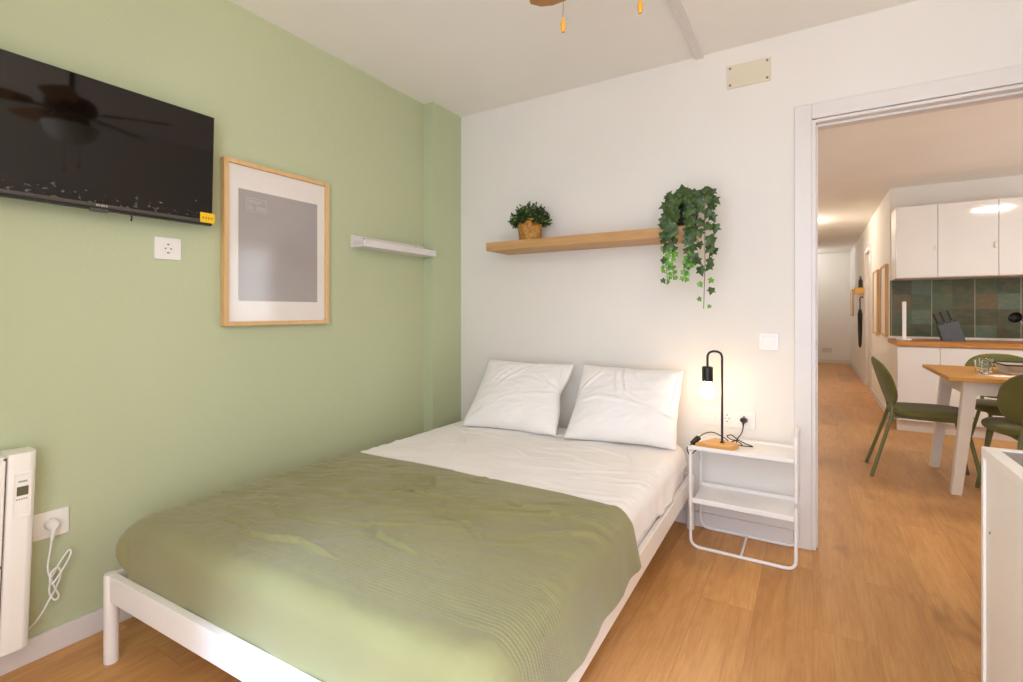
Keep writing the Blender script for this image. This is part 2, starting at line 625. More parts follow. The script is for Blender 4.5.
# ------------------------------------------------------------------ room constants (metres; the camera stands at x=0, y=0)
XG = -2.185      # green wall
XP = -2.108      # pilaster face
YB = 2.778       # white wall
YK = 2.898       # its far side
HC = 2.505       # bedroom ceiling
HK = 2.455       # kitchen and hall ceiling
YR = -0.42       # wall with the window, behind the camera
XR = 1.10        # right wall
XH = 0.70        # hall wall with pictures
YW = 6.60        # kitchen wall
YE = 13.15       # end of the hall
XL = -0.55       # left side of the hall
XE = 3.30        # right side of the kitchen

# ------------------------------------------------------------------ shell
b = new(); box(b, (XG - 0.2, YR - 0.3, -0.08), (XE + 0.1, YE + 0.1, 0.0)); struct('floor', b, M['floor'])
b = new(); box(b, (XG - 0.2, YR - 0.3, HC), (XR + 0.12, YB + 0.06, HC + 0.1)); struct('ceiling', b, M['ceiling'])
b = new(); box(b, (XL - 0.1, YB + 0.06, HK), (XE + 0.1, YE + 0.1, HK + 0.15)); struct('ceiling_kitchen', b, M['ceiling'])
b = new()
box(b, (XG - 0.12, YR - 0.3, 0), (XG, YB + 0.12, HC))
box(b, (XG, 2.474, 0), (XP, YB, HC))
struct('wall_left', b, M['green_wall'])
# white wall with the doorway
DX0, DX1, DZ = 0.020, 0.84, 2.033
b = new()
box(b, (XG - 0.1, YB, 0), (DX0 - 0.026, YK, HC))
box(b, (DX0 - 0.026, YB, DZ + 0.03), (DX1 + 0.026, YK, HC))
box(b, (DX1 + 0.026, YB, 0), (XE + 0.1, YK, HC))
struct('wall_back', b, M['white_wall'])
b = new(); box(b, (XR, YR - 0.3, 0), (XR + 0.12, YB, HC)); struct('wall_right', b, M['white_wall'])
# window wall behind the camera
WX0, WX1, WZ0, WZ1 = -0.95, 0.70, 0.10, 2.42
b = new()
box(b, (XG, YR - 0.3, 0), (WX0, YR, HC))
box(b, (WX1, YR - 0.3, 0), (XR, YR, HC))
box(b, (WX0, YR - 0.3, WZ1), (WX1, YR, HC))
box(b, (WX0, YR - 0.3, 0), (WX1, YR, WZ0))
struct('wall_front', b, M['white_wall'])
b = new()
yw0, yw1 = YR - 0.20, YR - 0.14
for x0, x1 in ((WX0, WX0 + 0.05), (WX1 - 0.05, WX1), ((WX0 + WX1) / 2 - 0.03, (WX0 + WX1) / 2 + 0.03)):
    box(b, (x0, yw0, WZ0), (x1, yw1, WZ1))
for z0, z1 in ((WZ0, WZ0 + 0.05), (WZ1 - 0.05, WZ1)):
    box(b, (WX0, yw0, z0), (WX1, yw1, z1))
struct('window_1', b, M['trim_white'])

# unseen slab added outside the window: it keeps the sun off everything but the floor and the foot of the bed
b = new(); box(b, (-2.4, -1.60, 2.36), (2.4, YR - 0.30, 2.46)); struct('sun_blocker', b, M['ceiling'])

# kitchen and hall shell
b = new()
box(b, (XH, YW, 0), (XE + 0.1, YW + 0.12, HK))
struct('wall_kitchen', b, M['hall_wall'])
D2A, D2B, D2Z = 8.62, 9.36, 2.03
b = new()
box(b, (XH, YW + 0.12, 0), (XH + 0.12, D2A, HK))
box(b, (XH, D2A, D2Z), (XH + 0.12, D2B, HK))
box(b, (XH, D2B, 0), (XH + 0.12, YE, HK))
struct('wall_hall_right', b, M['hall_wall'])
b = new(); box(b, (XL - 0.1, YE, 0), (XH + 0.12, YE + 0.1, HK)); struct('wall_hall_end', b, M['hall_wall'])
b = new(); box(b, (XL - 0.1, YK, 0), (XL, YE, HK)); struct('wall_hall_left', b, M['hall_wall'])
b = new()
K0, K1, KZ0, KZ1 = 3.6, 5.6, 0.95, 2.15  # unseen opening added for the kitchen fill light
box(b, (XE, YK, 0), (XE + 0.1, K0, HK)); box(b, (XE, K1, 0), (XE + 0.1, YW, HK))
box(b, (XE, K0, 0), (XE + 0.1, K1, KZ0)); box(b, (XE, K0, KZ1), (XE + 0.1, K1, HK))
struct('wall_kitchen_right', b, M['hall_wall'])

# skirting
def skirting(name, lo, hi):
    bb = new(); box(bb, lo, hi, 0.004, 2); return struct(name, bb, M['trim_white'], smooth=True)
BH = 0.078
skirting('baseboard_left', (XG, YR, 0), (XG + 0.016, 2.474, BH))
skirting('baseboard_pilaster', (XP, 2.474, 0), (XP + 0.016, YB - 0.016, BH))
skirting('baseboard_back', (XP, YB - 0.016, 0), (-0.080, YB, BH))
skirting('baseboard_right', (XR - 0.016, YR, 0), (XR, YB - 0.02, BH))
skirting('baseboard_hall_right', (XH - 0.014, YW + 0.0, 0), (XH, D2A - 0.07, BH))
skirting('baseboard_hall_far', (XH - 0.014, D2B + 0.07, 0), (XH, YE - 0.014, BH))
skirting('baseboard_hall_end', (XL, YE - 0.014, 0), (XH, YE, BH))
skirting('baseboard_hall_left', (XL, YK, 0), (XL + 0.014, YE - 0.014, BH))

# doorway casing
b = new()
box(b, (-0.077, YB - 0.016, 0), (-0.005, YB, 2.135), 0.002, 1)
box(b, (-0.004, YB - 0.016, 2.062), (DX1 + 0.004, YB, 2.135), 0.002, 1)
box(b, (DX1 + 0.005, YB - 0.016, 0), (DX1 + 0.077, YB, 2.135), 0.002, 1)
box(b, (-0.006, YB - 0.008, 0), (DX0 - 0.008, YK + 0.008, 2.058), 0.002, 1)
box(b, (DX0 - 0.008, YB + 0.03, 0), (DX0, YK - 0.03, 2.045), 0.002, 1)
box(b, (DX1 + 0.008, YB - 0.008, 0), (DX1 + 0.006 + 0.02, YK + 0.008, 2.058), 0.002, 1)
box(b, (DX0 - 0.008, YB - 0.008, 2.045), (DX1 + 0.008, YK + 0.008, 2.060), 0.002, 1)
box(b, (DX0, YB + 0.03, DZ), (DX1, YK - 0.03, 2.045), 0.002, 1)
# far side casing
box(b, (-0.077, YK, 0), (-0.005, YK + 0.014, 2.135), 0.002, 1)
box(b, (DX1 + 0.005, YK, 0), (DX1 + 0.077, YK + 0.014, 2.135), 0.002, 1)
box(b, (-0.005, YK, 2.062), (DX1 + 0.005, YK + 0.014, 2.135), 0.002, 1)
d1 = struct('door_1', b, M['trim_white'])
b = new(); box(b, (DX0 - 0.0125, YB + 0.004, 0.955), (DX0 - 0.0065, YB + 0.026, 1.005), 0.001, 1)
struct('strike_plate', b, M['strike'], d1)

# hall door with casing
b = new()
box(b, (XH - 0.016, D2A - 0.07, 0), (XH, D2A, D2Z + 0.07), 0.002, 1)
box(b, (XH - 0.016, D2B, 0), (XH, D2B + 0.07, D2Z + 0.07), 0.002, 1)
box(b, (XH - 0.016, D2A, D2Z), (XH, D2B, D2Z + 0.07), 0.002, 1)
d2 = struct('door_2', b, M['trim_white'])
b = new(); box(b, (XH + 0.02, D2A + 0.004, 0.006), (XH + 0.06, D2B - 0.004, D2Z - 0.004), 0.002, 1)
struct('door_leaf', b, M['trim_white'], d2)

# cable cover on the ceiling
b = new(); box(b, (-0.537, YR, HC - 0.016), (-0.495, YB, HC), 0.003, 2)
struct('trim_1', b, M['trim_white'], smooth=True)

# ------------------------------------------------------------------ ceiling fan
fx, fy = -0.44, 1.13
fan = thing('ceiling_fan', 'dark ceiling fan with brown wooden blades and opal light bowl', 'ceiling fan', (fx, fy, HC))
b = new(); lathe(b, [(0, -0.075), (0.03, -0.075), (0.05, -0.06), (0.068, -0.03), (0.07, 0.0), (0, 0.0)], (fx, fy, HC)); link('canopy', b, M['fan_bronze'], fan)
b = new(); tube(b, [(fx, fy, HC - 0.07), (fx, fy, 2.27)], 0.013); link('downrod', b, M['fan_bronze'], fan)
b = new(); lathe(b, [(0, 2.165), (0.10, 2.165), (0.118, 2.18), (0.122, 2.205), (0.115, 2.235), (0.085, 2.262), (0.04, 2.275), (0.02, 2.29), (0, 2.29)], (fx, fy, 0), 40); link('motor_housing', b, M['fan_bronze'], fan)
b = new(); lathe(b, [(0, 2.095), (0.085, 2.095), (0.092, 2.105), (0.085, 2.15), (0.06, 2.164), (0, 2.164)], (fx, fy, 0), 40); link('light_fitting', b, M['brass'], fan)
b = new(); lathe(b, [(0, 1.995), (0.04, 2.0), (0.08, 2.016), (0.112, 2.045), (0.13, 2.085), (0.132, 2.098), (0.122, 2.100), (0.118, 2.085), (0.1, 2.05), (0.06, 2.02), (0, 2.008)], (fx, fy, 0), 40); link('light_bowl', b, M['opal'], fan)
for k in range(5):
    a = math.radians(132 + 72 * k)
    R = Matrix.Translation((fx, fy, 2.185)) @ Matrix.Rotation(a, 4, 'Z')
    t = new()
    prof = []
    n = 16
    pts = []
    for i in range(n + 1):
        x = 0.17 + (0.50 - 0.17) * i / n
        w = 0.050 + 0.022 * math.sin(min(1, i / n * 1.15) * PI / 2)
        if x > 0.455:
            w *= math.sqrt(max(0.02, 1 - ((x - 0.455) / 0.0462) ** 2)) ** 0.8
        if i < 2:
            w *= 0.75 + 0.125 * i
        pts.append((x, w))
    poly = [(x, w) for x, w in pts] + [(x, -w) for x, w in reversed(pts)]
    prism(t, poly, -0.003, 0.003, 0.001, 1)
    bmesh.ops.transform(t, matrix=R @ Matrix.Rotation(math.radians(-12), 4, 'X'), verts=t.verts)
    bl = link('blade', t, M['fan_wood'], fan)
    t = new()
    prism(t, [(0.10, 0.012), (0.16, 0.012), (0.19, 0.03), (0.24, 0.026), (0.25, 0.0), (0.24, -0.026), (0.19, -0.03), (0.16, -0.012), (0.10, -0.012)], -0.008, -0.0035, 0.001, 1)
    bmesh.ops.transform(t, matrix=R @ Matrix.Rotation(math.radians(-12), 4, 'X'), verts=t.verts)
    link('blade_bracket', t, M['fan_bronze'], bl)
for cx_, cy_, cz_ in ((-0.515, 1.085, 1.815), (-0.362, 1.20, 1.872)):
    b = new(); tube(b, [(cx_, cy_, 2.102), (cx_, cy_, cz_ + 0.034)], 0.0014, 8)
    ch = link('pull_chain', b, M['chain'], fan)
    b = new(); lathe(b, [(0, 0), (0.004, 0.001), (0.0062, 0.008), (0.0060, 0.02), (0.004, 0.030), (0.002, 0.036), (0, 0.036)], (cx_, cy_, cz_), 16)
    link('pull_knob', b, M['amber'], ch)

# ------------------------------------------------------------------ television
TV0, TV1, TVZ0, TVZ1 = 0.370, 1.094, 1.492, 1.934
tvx = -2.104
tv = thing('television', 'black wall mounted flat television with smudged glossy screen', 'television', (tvx, (TV0 + TV1) / 2, TVZ0))
tilt = Matrix.Translation((tvx, 0, TVZ0)) @ Matrix.Rotation(math.radians(2.3), 4, 'Y') @ Matrix.Translation((-tvx, 0, -TVZ0))
def tvp(name, bb, mat, parent=tv):
    bmesh.ops.transform(bb, matrix=tilt, verts=bb.verts)
    return link(name, bb, mat, parent)
b = new()
box(b, (tvx - 0.028, TV0, TVZ0), (tvx - 0.001, TV1, TVZ1), 0.004, 2)
box(b, (tvx - 0.050, TV0 + 0.08, TVZ0 + 0.03), (tvx - 0.026, TV1 - 0.08, TVZ1 - 0.12), 0.008, 2)
tvp('case', b, M['tv_black'])
b = new(); box(b, (tvx - 0.002, TV0 + 0.005, TVZ0 + 0.022), (tvx + 0.0008, TV1 - 0.005, TVZ1 - 0.005)); tvp('screen', b, M['screen'])
b = new(); box(b, (tvx - 0.002, TV0 + 0.002, TVZ0 + 0.010), (tvx + 0.003, TV1 - 0.002, TVZ0 + 0.022), 0.0015, 2)
bz = tvp('bezel', b, M['tv_bezel'])
b = new()
yl = 0.722
for i, w in enumerate((0.005, 0.004, 0.006, 0.004, 0.005)):
    box(b, (tvx + 0.003, yl - 0.015 + i * 0.0068, TVZ0 + 0.0125), (tvx + 0.0036, yl - 0.015 + i * 0.0068 + w, TVZ0 + 0.0195))
tvp('maker_mark', b, M['logo_grey'], bz)
b = new(); box(b, (tvx - 0.010, yl - 0.03, TVZ0 - 0.007), (tvx + 0.001, yl + 0.022, TVZ0 + 0.006), 0.003, 2); tvp('sensor_window', b, M['tv_bezel'])
b = new(); box(b, (tvx + 0.001, 1.045, TVZ0 + 0.010), (tvx + 0.0042, 1.0995, TVZ0 + 0.050)); stk = tvp('sticker', b, M['yellow'])
stk['label'] = 'yellow sticker on the lower corner'
b = new()
for i in range(4):
    box(b, (tvx + 0.0042, 1.052 + i * 0.011, TVZ0 + 0.024), (tvx + 0.0046, 1.059 + i * 0.011, TVZ0 + 0.034))
tvp('sticker_print', b, M['orange_print'], stk)
b = new(); box(b, (XG, 0.60, 1.60), (XG + 0.016, 0.88, 1.83), 0.003, 2); box(b, (XG + 0.012, 0.69, 1.62), (tvx - 0.046, 0.79, 1.80), 0.003, 2)
link('wall_bracket', b, M['tv_black'], tv)
b = new(); tube(b, smooth_path([(tvx - 0.03, 0.822, 1.50), (tvx - 0.03, 0.824, 1.485), (tvx - 0.032, 0.823, 1.473)]), 0.003, 8); link('cable_end', b, M['black_plastic'], tv)

# ------------------------------------------------------------------ sockets
def socket_x(name, label, y0, y1, z0, z1, group=None):
    yc, zc = (y0 + y1) / 2, (z0 + z1) / 2
    t = thing(name, label, 'socket', (XG, yc, zc), group)
    bb = new()
    box(bb, (XG - 0.002, y0, z0), (XG + 0.009, y1, z1), 0.003, 2)
    link('plate', bb, M['plastic_white'], t)
    bb = new()
    lathe(bb, [(0.0215, 0.0), (0.0215, 0.0012), (0.0195, 0.0012), (0.0185, -0.001), (0, -0.001)], (XG + 0.0096, yc, zc), 32, Matrix.Rotation(PI / 2, 4, 'Y'))
    link('well', bb, M['plastic_white'], t)
    bb = new()
    for s in (-1, 1):
        disc_x(bb, (XG + 0.0080, yc + s * 0.0095, zc), 0.0028, 0.0018, 12)
    for s in (-1, 1):
        box(bb, (XG + 0.0080, yc - 0.004, zc + s * 0.0165 - 0.002), (XG + 0.0102, yc + 0.004, zc + s * 0.0165 + 0.002))
    link('contact_hole', bb, M['hole_shade'], t)
    return t
socket_x('wall_socket', 'white square wall socket on green wall under the television', 0.916, 1.010, 1.347, 1.434)
socket_x('wall_socket', 'white square wall socket beside the heater, heater plug in it', 0.566, 0.658, 0.387, 0.475)

# ------------------------------------------------------------------ heater
hx = -2.085
H = thing('wall_heater', 'cream wall heater with small digital display, at left edge', 'heater', (XG, 0.15, 0.10))
def slant(bb):
    for v in bb.verts:
        if v.co.y > 0.3:
            v.co.y -= (0.71 - v.co.z) / 0.6 * 0.020
b = new(); box(b, (XG + 0.02, -0.32, 0.115), (hx - 0.004, 0.487, 0.700), 0.012, 3); slant(b); link('body', b, M['heater_white'], H)
b = new(); box(b, (hx - 0.006, -0.30, 0.375), (hx + 0.004, 0.482, 0.690), 0.005, 3); box(b, (hx - 0.006, -0.30, 0.13), (hx + 0.004, 0.482, 0.368), 0.005, 3); slant(b); link('front_panel', b, M['heater_white'], H)
b = new(); box(b, (XG + 0.022, 0.478, 0.12), (hx - 0.004, 0.489, 0.695)); slant(b); link('shadow_gap', b, M['gap_shade'], H)  # brown strip in the slit, its colour stands for the shade there
b = new()
prof = [(XG + 0.015, 0.486), (hx + 0.006, 0.486), (hx + 0.010, 0.500), (hx + 0.010, 0.535), (hx + 0.002, 0.549), (hx - 0.02, 0.556), (XG + 0.015, 0.556)]
prism(b, prof, 0.105, 0.706, 0.004, 2); slant(b)
cap = link('end_cap', b, M['heater_white'], H)
def sl(y, z):
    return y - (0.71 - z) / 0.6 * 0.020
fxh = hx + 0.010
b = new()
for z0, z1, y0, y1 in ((0.640, 0.646, 0.500, 0.540), (0.510, 0.514, 0.500, 0.540)):
    box(b, (fxh - 0.003, y0, z0), (fxh + 0.003, y1, z1), 0.001, 1)
for y0, y1 in ((0.499, 0.502), (0.538, 0.541)):
    box(b, (fxh - 0.003, y0, 0.512), (fxh + 0.003, y1, 0.645), 0.001, 1)
slant(b); link('control_panel', b, M['heater_white'], cap)
b = new(); box(b, (fxh - 0.002, 0.507, 0.577), (fxh + 0.0015, 0.533, 0.604)); slant(b); link('display', b, M['lcd'], cap)
b = new()
for i in range(5):
    box(b, (fxh - 0.002, 0.506 + i * 0.0056, 0.564), (fxh + 0.0012, 0.509 + i * 0.0056, 0.568))
slant(b); link('key_legend', b, M['grey_print'], cap)
b = new()
for i in range(5):
    box(b, (fxh - 0.002, 0.510 + i * 0.0042, 0.617), (fxh + 0.0010, 0.513 + i * 0.0042, 0.622))
slant(b); link('maker_lettering', b, M['grey_print'], cap)
# plug and bundled cord
b = new()
pc = (XG + 0.009, 0.612, 0.431)
lathe(b, [(0, 0), (0.0185, 0.0), (0.0185, 0.012), (0.016, 0.024), (0.010, 0.030), (0, 0.031)], pc, 24, Matrix.Rotation(PI / 2, 4, 'Y'))
tube(b, smooth_path([(pc[0] + 0.020, 0.612, 0.428), (pc[0] + 0.026, 0.6085, 0.405), (pc[0] + 0.024, 0.605, 0.382)]), 0.009, 12, r2=0.004)
cx0 = XG + 0.036
pts = [(cx0, 0.605, 0.385), (cx0, 0.600, 0.345), (cx0, 0.595, 0.300), (cx0 + .003, 0.600, 0.265), (cx0 + .006, 0.612, 0.225), (cx0 + .003, 0.622, 0.195), (cx0, 0.612, 0.185),
       (cx0 - .004, 0.600, 0.215), (cx0 - .004, 0.606, 0.26), (cx0 - .002, 0.628, 0.305), (cx0, 0.648, 0.335), (cx0 + .003, 0.654, 0.325), (cx0 + .006, 0.640, 0.295), (cx0 + .010, 0.618, 0.262),
       (cx0 + .010, 0.603, 0.245), (cx0 + .008, 0.598, 0.255), (cx0 + .004, 0.604, 0.282), (cx0 + .002, 0.620, 0.290), (cx0, 0.628, 0.262), (cx0, 0.615, 0.222), (cx0, 0.598, 0.190), (cx0, 0.585, 0.165), (cx0 - .004, 0.567, 0.135), (cx0 - .008, 0.545, 0.118), (cx0 - .012, 0.52, 0.118)]
cord = new(); tube(cord, smooth_path(pts, 8), 0.0030, 10)
cd = link('power_cord', cord, M['plastic_white'], H)
link('plug', b, M['plastic_white'], cd)

# ------------------------------------------------------------------ picture frame
F0, F1, FZ0, FZ1 = 1.168, 1.706, 1.079, 1.809
fxo = XG + 0.034
pic = thing('framed_print', 'pale wood picture frame on green wall, grey backing sheet still inside', 'picture frame', (XG, (F0 + F1) / 2, FZ0))
b = new()
w = 0.019
for lo, hi in (((XG + 0.002, F0, FZ0), (fxo, F0 + w, FZ1)), ((XG + 0.002, F1 - w, FZ0), (fxo, F1, FZ1)),
               ((XG + 0.002, F0 + w, FZ0), (fxo, F1 - w, FZ0 + w)), ((XG + 0.002, F0 + w, FZ1 - w), (fxo, F1 - w, FZ1))):
    box(b, lo, hi, 0.0012, 1)
link('frame', b, M['pale_wood'], pic)
b = new(); box(b, (XG + 0.004, F0 + w, FZ0 + w), (fxo - 0.014, F1 - w, FZ1 - w)); link('mount', b, M['mat_white'], pic)
b = new(); box(b, (fxo - 0.0142, 1.236, 1.190), (fxo - 0.0132, 1.642, 1.688)); sh = link('backing_sheet', b, M['grey_board'], pic)
b = new()
box(b, (fxo - 0.0134, 1.272, 1.597), (fxo - 0.0128, 1.274, 1.655)); box(b, (fxo - 0.0134, 1.366, 1.592), (fxo - 0.0128, 1.368, 1.652))
box(b, (fxo - 0.0134, 1.272, 1.653), (fxo - 0.0128, 1.368, 1.655)); box(b, (fxo - 0.0134, 1.272, 1.594), (fxo - 0.0128, 1.368, 1.596))
for zz, runs in ((1.641, ((1.279, 1.318), (1.323, 1.345))), (1.633, ((1.279, 1.300), (1.304, 1.338)))):
    for a_, c_ in runs:
        box(b, (fxo - 0.0134, a_, zz), (fxo - 0.0128, c_, zz + 0.003))
for q in range(3):
    box(b, (fxo - 0.0134, 1.279, 1.603 + q * 0.007), (fxo - 0.0128, 1.300 + 0.006 * (q % 2), 1.6055 + q * 0.007))
for q in range(9):
    box(b, (fxo - 0.0134, 1.318 + q * 0.0048, 1.602), (fxo - 0.0128, 1.3195 + q * 0.0048 + 0.001 * (q % 3), 1.620))
link('printed_label', b, M['pale_print'], sh)
for yy, zz in ((1.455, 1.632), (1.47, 1.532)):
    b = new(); disc_x(b, (fxo - 0.0134, yy, zz), 0.003, 0.0006, 10); link('punch_dot', b, M['grey_print'], sh)
b = new(); box(b, (fxo - 0.0105, F0 + w, FZ0 + w), (fxo - 0.0085, F1 - w, FZ1 - w)); link('glazing', b, M['pane'], pic)

# ------------------------------------------------------------------ white picture ledge
led = thing('picture_ledge', 'short white picture ledge on green wall beside the pilaster', 'shelf', (XG, 2.17, 1.497))
b = new()
L0, L1 = 1.872, 2.470
box(b, (XG, L0, 1.497), (XG + 0.014, L1, 1.567), 0.0015, 1)
box(b, (XG + 0.014, L0, 1.497), (XG + 0.112, L1, 1.512), 0.0015, 1)
box(b, (XG + 0.098, L0, 1.512), (XG + 0.112, L1, 1.535), 0.0015, 1)
link('ledge_board', b, M['trim_white'], led)
for yy in (1.955, 2.385):
    b = new(); disc_x(b, (XG + 0.0135, yy, 1.552), 0.0055, 0.0018, 12); link('screw_head', b, M['screw'], led)

# ------------------------------------------------------------------ wall plates on the white wall
def plate_y(x0, x1, z0, z1, bev=0.003, d=0.009):
    bb = new(); box(bb, (x0, YB - d, z0), (x1, YB + 0.002, z1), bev, 2); return bb
vp = thing('cover_plate', 'blank cream cover plate with corner screws, high on white wall', 'cover plate', (-0.28, YB, 2.29))
link('plate', plate_y(-0.382, -0.179, 2.294, 2.412, 0.003, 0.008), M['cream_box'], vp)
for sx in (-0.366, -0.195):
    for sz in (2.31, 2.396):
        b = new(); disc_y(b, (sx, YB - 0.0078, sz), 0.006, 0.0015, 12); link('screw_head', b, M['screw'], vp)
sw = thing('light_switch', 'white rocker light switch on the wall near the doorway', 'light switch', (-0.188, YB, 0.992))
link('plate', plate_y(-0.232, -0.144, 0.949, 1.035), M['plastic_white'], sw)
b = new(); box(b, (-0.216, YB - 0.0125, 0.966), (-0.160, YB - 0.0085, 1.018), 0.0015, 2, rot=Matrix.Rotation(math.radians(3), 4, 'X')); link('rocker', b, M['plastic_white'], sw)
tg = thing('socket_strip', 'white triple plate of switch and two sockets behind the bedside lamp', 'socket', (-0.38, YB, 0.59))
link('plate', plate_y(-0.508, -0.250, 0.545, 0.634), M['plastic_white'], tg)
b = new(); box(b, (-0.492, YB - 0.0125, 0.563), (-0.436, YB - 0.0085, 0.616), 0.0015, 2, rot=Matrix.Rotation(math.radians(3), 4, 'X')); link('rocker', b, M['plastic_white'], tg)
for xc in (-0.380, -0.300):
    b = new(); lathe(b, [(0.0215, 0.0), (0.0215, 0.0012), (0.0195, 0.0012), (0.0185, -0.001), (0, -0.001)], (xc, YB - 0.0094, 0.590), 32, Matrix.Rotation(PI / 2, 4, 'X')); link('well', b, M['plastic_white'], tg)
    b = new()
    for s in (-1, 1):
        disc_y(b, (xc + s * 0.0095, YB - 0.0078, 0.590), 0.0028, 0.0018, 12)
        box(b, (xc - 0.004, YB - 0.0102, 0.590 + s * 0.0165 - 0.002), (xc + 0.004, YB - 0.0078, 0.590 + s * 0.0165 + 0.002))
    link('contact_hole', b, M['hole_shade'], tg)

# ------------------------------------------------------------------ floating shelf with plants
b = new(); box(b, (-1.720, 2.520, 1.516), (-0.520, YB, 1.566), 0.0015, 1)
o = link('floating_shelf', b, M['shelf_wood']); recenter(o, (-1.096, YB, 1.516))
tag(o, 'long pale oak floating shelf on white wall above the bed', 'shelf')

# woven pot with box plant
px_, py_ = -1.474, 2.635
pl = thing('potted_box_plant', 'small bushy green plant in a woven straw pot', 'potted plant', (px_, py_, 1.566))
b = new(); lathe(b, [(0, 0), (0.062, 0), (0.066, 0.01), (0.070, 0.06), (0.076, 0.125), (0.078, 0.132), (0.073, 0.134), (0.071, 0.125), (0.066, 0.11), (0, 0.108)], (px_, py_, 1.566), 40); link('pot', b, M['woven'], pl)
b = new(); lb = new(); st = new()
rnd = random.Random(3)
def small_leaf(bm, p, d, s):
    d = d.normalized()
    side = d.cross(Vector((rnd.uniform(-1, 1), rnd.uniform(-1, 1), rnd.uniform(-0.3, 1)))).normalized()
    nrm = side.cross(d)
    vs = [p, p + d * s * 0.45 + side * s * 0.32 + nrm * s * 0.08, p + d * s, p + d * s * 0.45 - side * s * 0.32 + nrm * s * 0.08]
    v = [bm.verts.new(q) for q in vs]
    bm.faces.new((v[0], v[1], v[2]))
    bm.faces.new((v[0], v[2], v[3]))
for k in range(230):
    a = rnd.uniform(0, 2 * PI)
    el = math.asin(rnd.uniform(0.02, 1.0))
    tipr = rnd.uniform(0.75, 1.08)
    tip = Vector((px_ + 0.128 * math.cos(a) * math.cos(el) * tipr, py_ + 0.105 * math.sin(a) * math.cos(el) * tipr, 1.685 + 0.12 * math.sin(el) * tipr - 0.02 * math.cos(el)))
    root = Vector((px_ + 0.03 * math.cos(a), py_ + 0.03 * math.sin(a), 1.67))
    if tip.y > YB - 0.02:
        continue
    tube(st, [root, (root + tip) / 2 + Vector((0, 0, 0.012)), tip], 0.0010, 5, caps=False)
    d0 = (tip - root).normalized()
    for j in range(13):
        f = 0.42 + 0.58 * j / 12
        p = root.lerp(tip, f)
        d = (d0 + Vector((rnd.uniform(-1, 1), rnd.uniform(-1, 1), rnd.uniform(-0.8, 1))) * 0.9)
        light = (j > 9 and rnd.random() < 0.25)
        small_leaf(lb if light else b, p, d, rnd.uniform(0.014, 0.022))
link('stems', st, M['stem'], pl)
link('foliage', b, M['box_leaf'], pl, smooth=False)
link('pale_leaves', lb, M['box_leaf_light'], pl, smooth=False)['label'] = 'yellow green leaf tips'

# trailing ivy
ix, iy = -0.556, 2.640
iv = thing('trailing_ivy', 'trailing ivy in a black pot, hanging over the shelf end', 'potted plant', (ix, iy, 1.566))
b = new(); lathe(b, [(0, 0), (0.048, 0), (0.050, 0.006), (0.062, 0.10), (0.066, 0.102), (0.066, 0.118), (0.060, 0.118), (0.057, 0.10), (0, 0.098)], (ix, iy, 1.566), 32); link('pot', b, M['dark_pot'], iv)
LOBES = [(0, 0.0), (0.30, -0.10), (0.40, 0.16), (0.30, 0.24), (0.56, 0.46), (0.26, 0.52), (0.0, 1.0), (-0.26, 0.52), (-0.56, 0.46), (-0.30, 0.24), (-0.40, 0.16), (-0.30, -0.10)]
def ivy_leaf(bm, p, s, roll, yaw, pitch):
    """lobed leaf hanging tip-down, facing -Y before the turns"""
    R = Matrix.Rotation(yaw, 3, 'Z') @ Matrix.Rotation(pitch, 3, 'X') @ Matrix.Rotation(roll, 3, 'Y')
    def P(u, v):
        bow = 0.16 * abs(u) + 0.10 * v * v
        return p + R @ Vector((u * s, bow * s, -v * s))
    c = bm.verts.new(P(0, 0.3) + R @ Vector((0, -0.03 * s, 0)))
    vs = [bm.verts.new(P(u, v)) for u, v in LOBES]
    for i in range(len(vs)):
        bm.faces.new((c, vs[i], vs[(i + 1) % len(vs)]))
dk, lt, st = new(), new(), new()
rv = random.Random(11)
def strand(pts, nd, light_from, size, spread=0.022):
    path = smooth_path(pts, 10)
    tube(st, path, 0.0016, 6)
    L = len(path)
    for i in range(nd):
        f = (i + 0.5) / nd
        p = path[int(f * (L - 1))].copy()
        s = size * (1.0 - 0.35 * max(0, (f - light_from) / max(0.01, 1 - light_from))) * rv.uniform(0.85, 1.15)
        side = 1 if i % 2 else -1
        p += Vector((side * rv.uniform(0.5, 1.0) * spread, -rv.uniform(0.004, 0.022), rv.uniform(-0.008, 0.008)))
        lt_leaf = f > light_from and rv.random() < 0.92
        ivy_leaf(lt if lt_leaf else dk, p, s * (0.72 if lt_leaf else 1.0), side * rv.uniform(0.1, 0.9), rv.uniform(-0.5, 0.5), rv.uniform(-0.45, 0.2))
top = (ix, iy, 1.69)
strand([top, (ix - 0.02, 2.54, 1.725), (ix - 0.03, 2.495, 1.62), (ix - 0.035, 2.49, 1.45), (ix - 0.030, 2.49, 1.30)], 40, 0.76, 0.050)
strand([top, (ix - 0.05, 2.56, 1.70), (ix - 0.07, 2.50, 1.60), (ix - 0.066, 2.49, 1.42), (ix - 0.058, 2.49, 1.275)], 34, 0.72, 0.046)
strand([top, (ix + 0.03, 2.55, 1.74), (ix + 0.045, 2.495, 1.62), (ix + 0.045, 2.49, 1.45), (ix + 0.025, 2.49, 1.285)], 40, 0.78, 0.050)
strand([top, (ix + 0.055, 2.55, 1.72), (ix + 0.062, 2.495, 1.58), (ix + 0.055, 2.49, 1.42), (ix + 0.05, 2.49, 1.36)], 18, 0.9, 0.05)
strand([top, (ix + 0.09, 2.56, 1.735), (ix + 0.112, 2.50, 1.62), (ix + 0.116, 2.495, 1.40), (ix + 0.110, 2.495, 1.155)], 30, 0.84, 0.048, 0.040)
strand([top, (ix + 0.10, 2.60, 1.76), (ix + 0.138, 2.56, 1.69), (ix + 0.150, 2.53, 1.54), (ix + 0.140, 2.52, 1.36)], 13, 0.95, 0.050, 0.02)
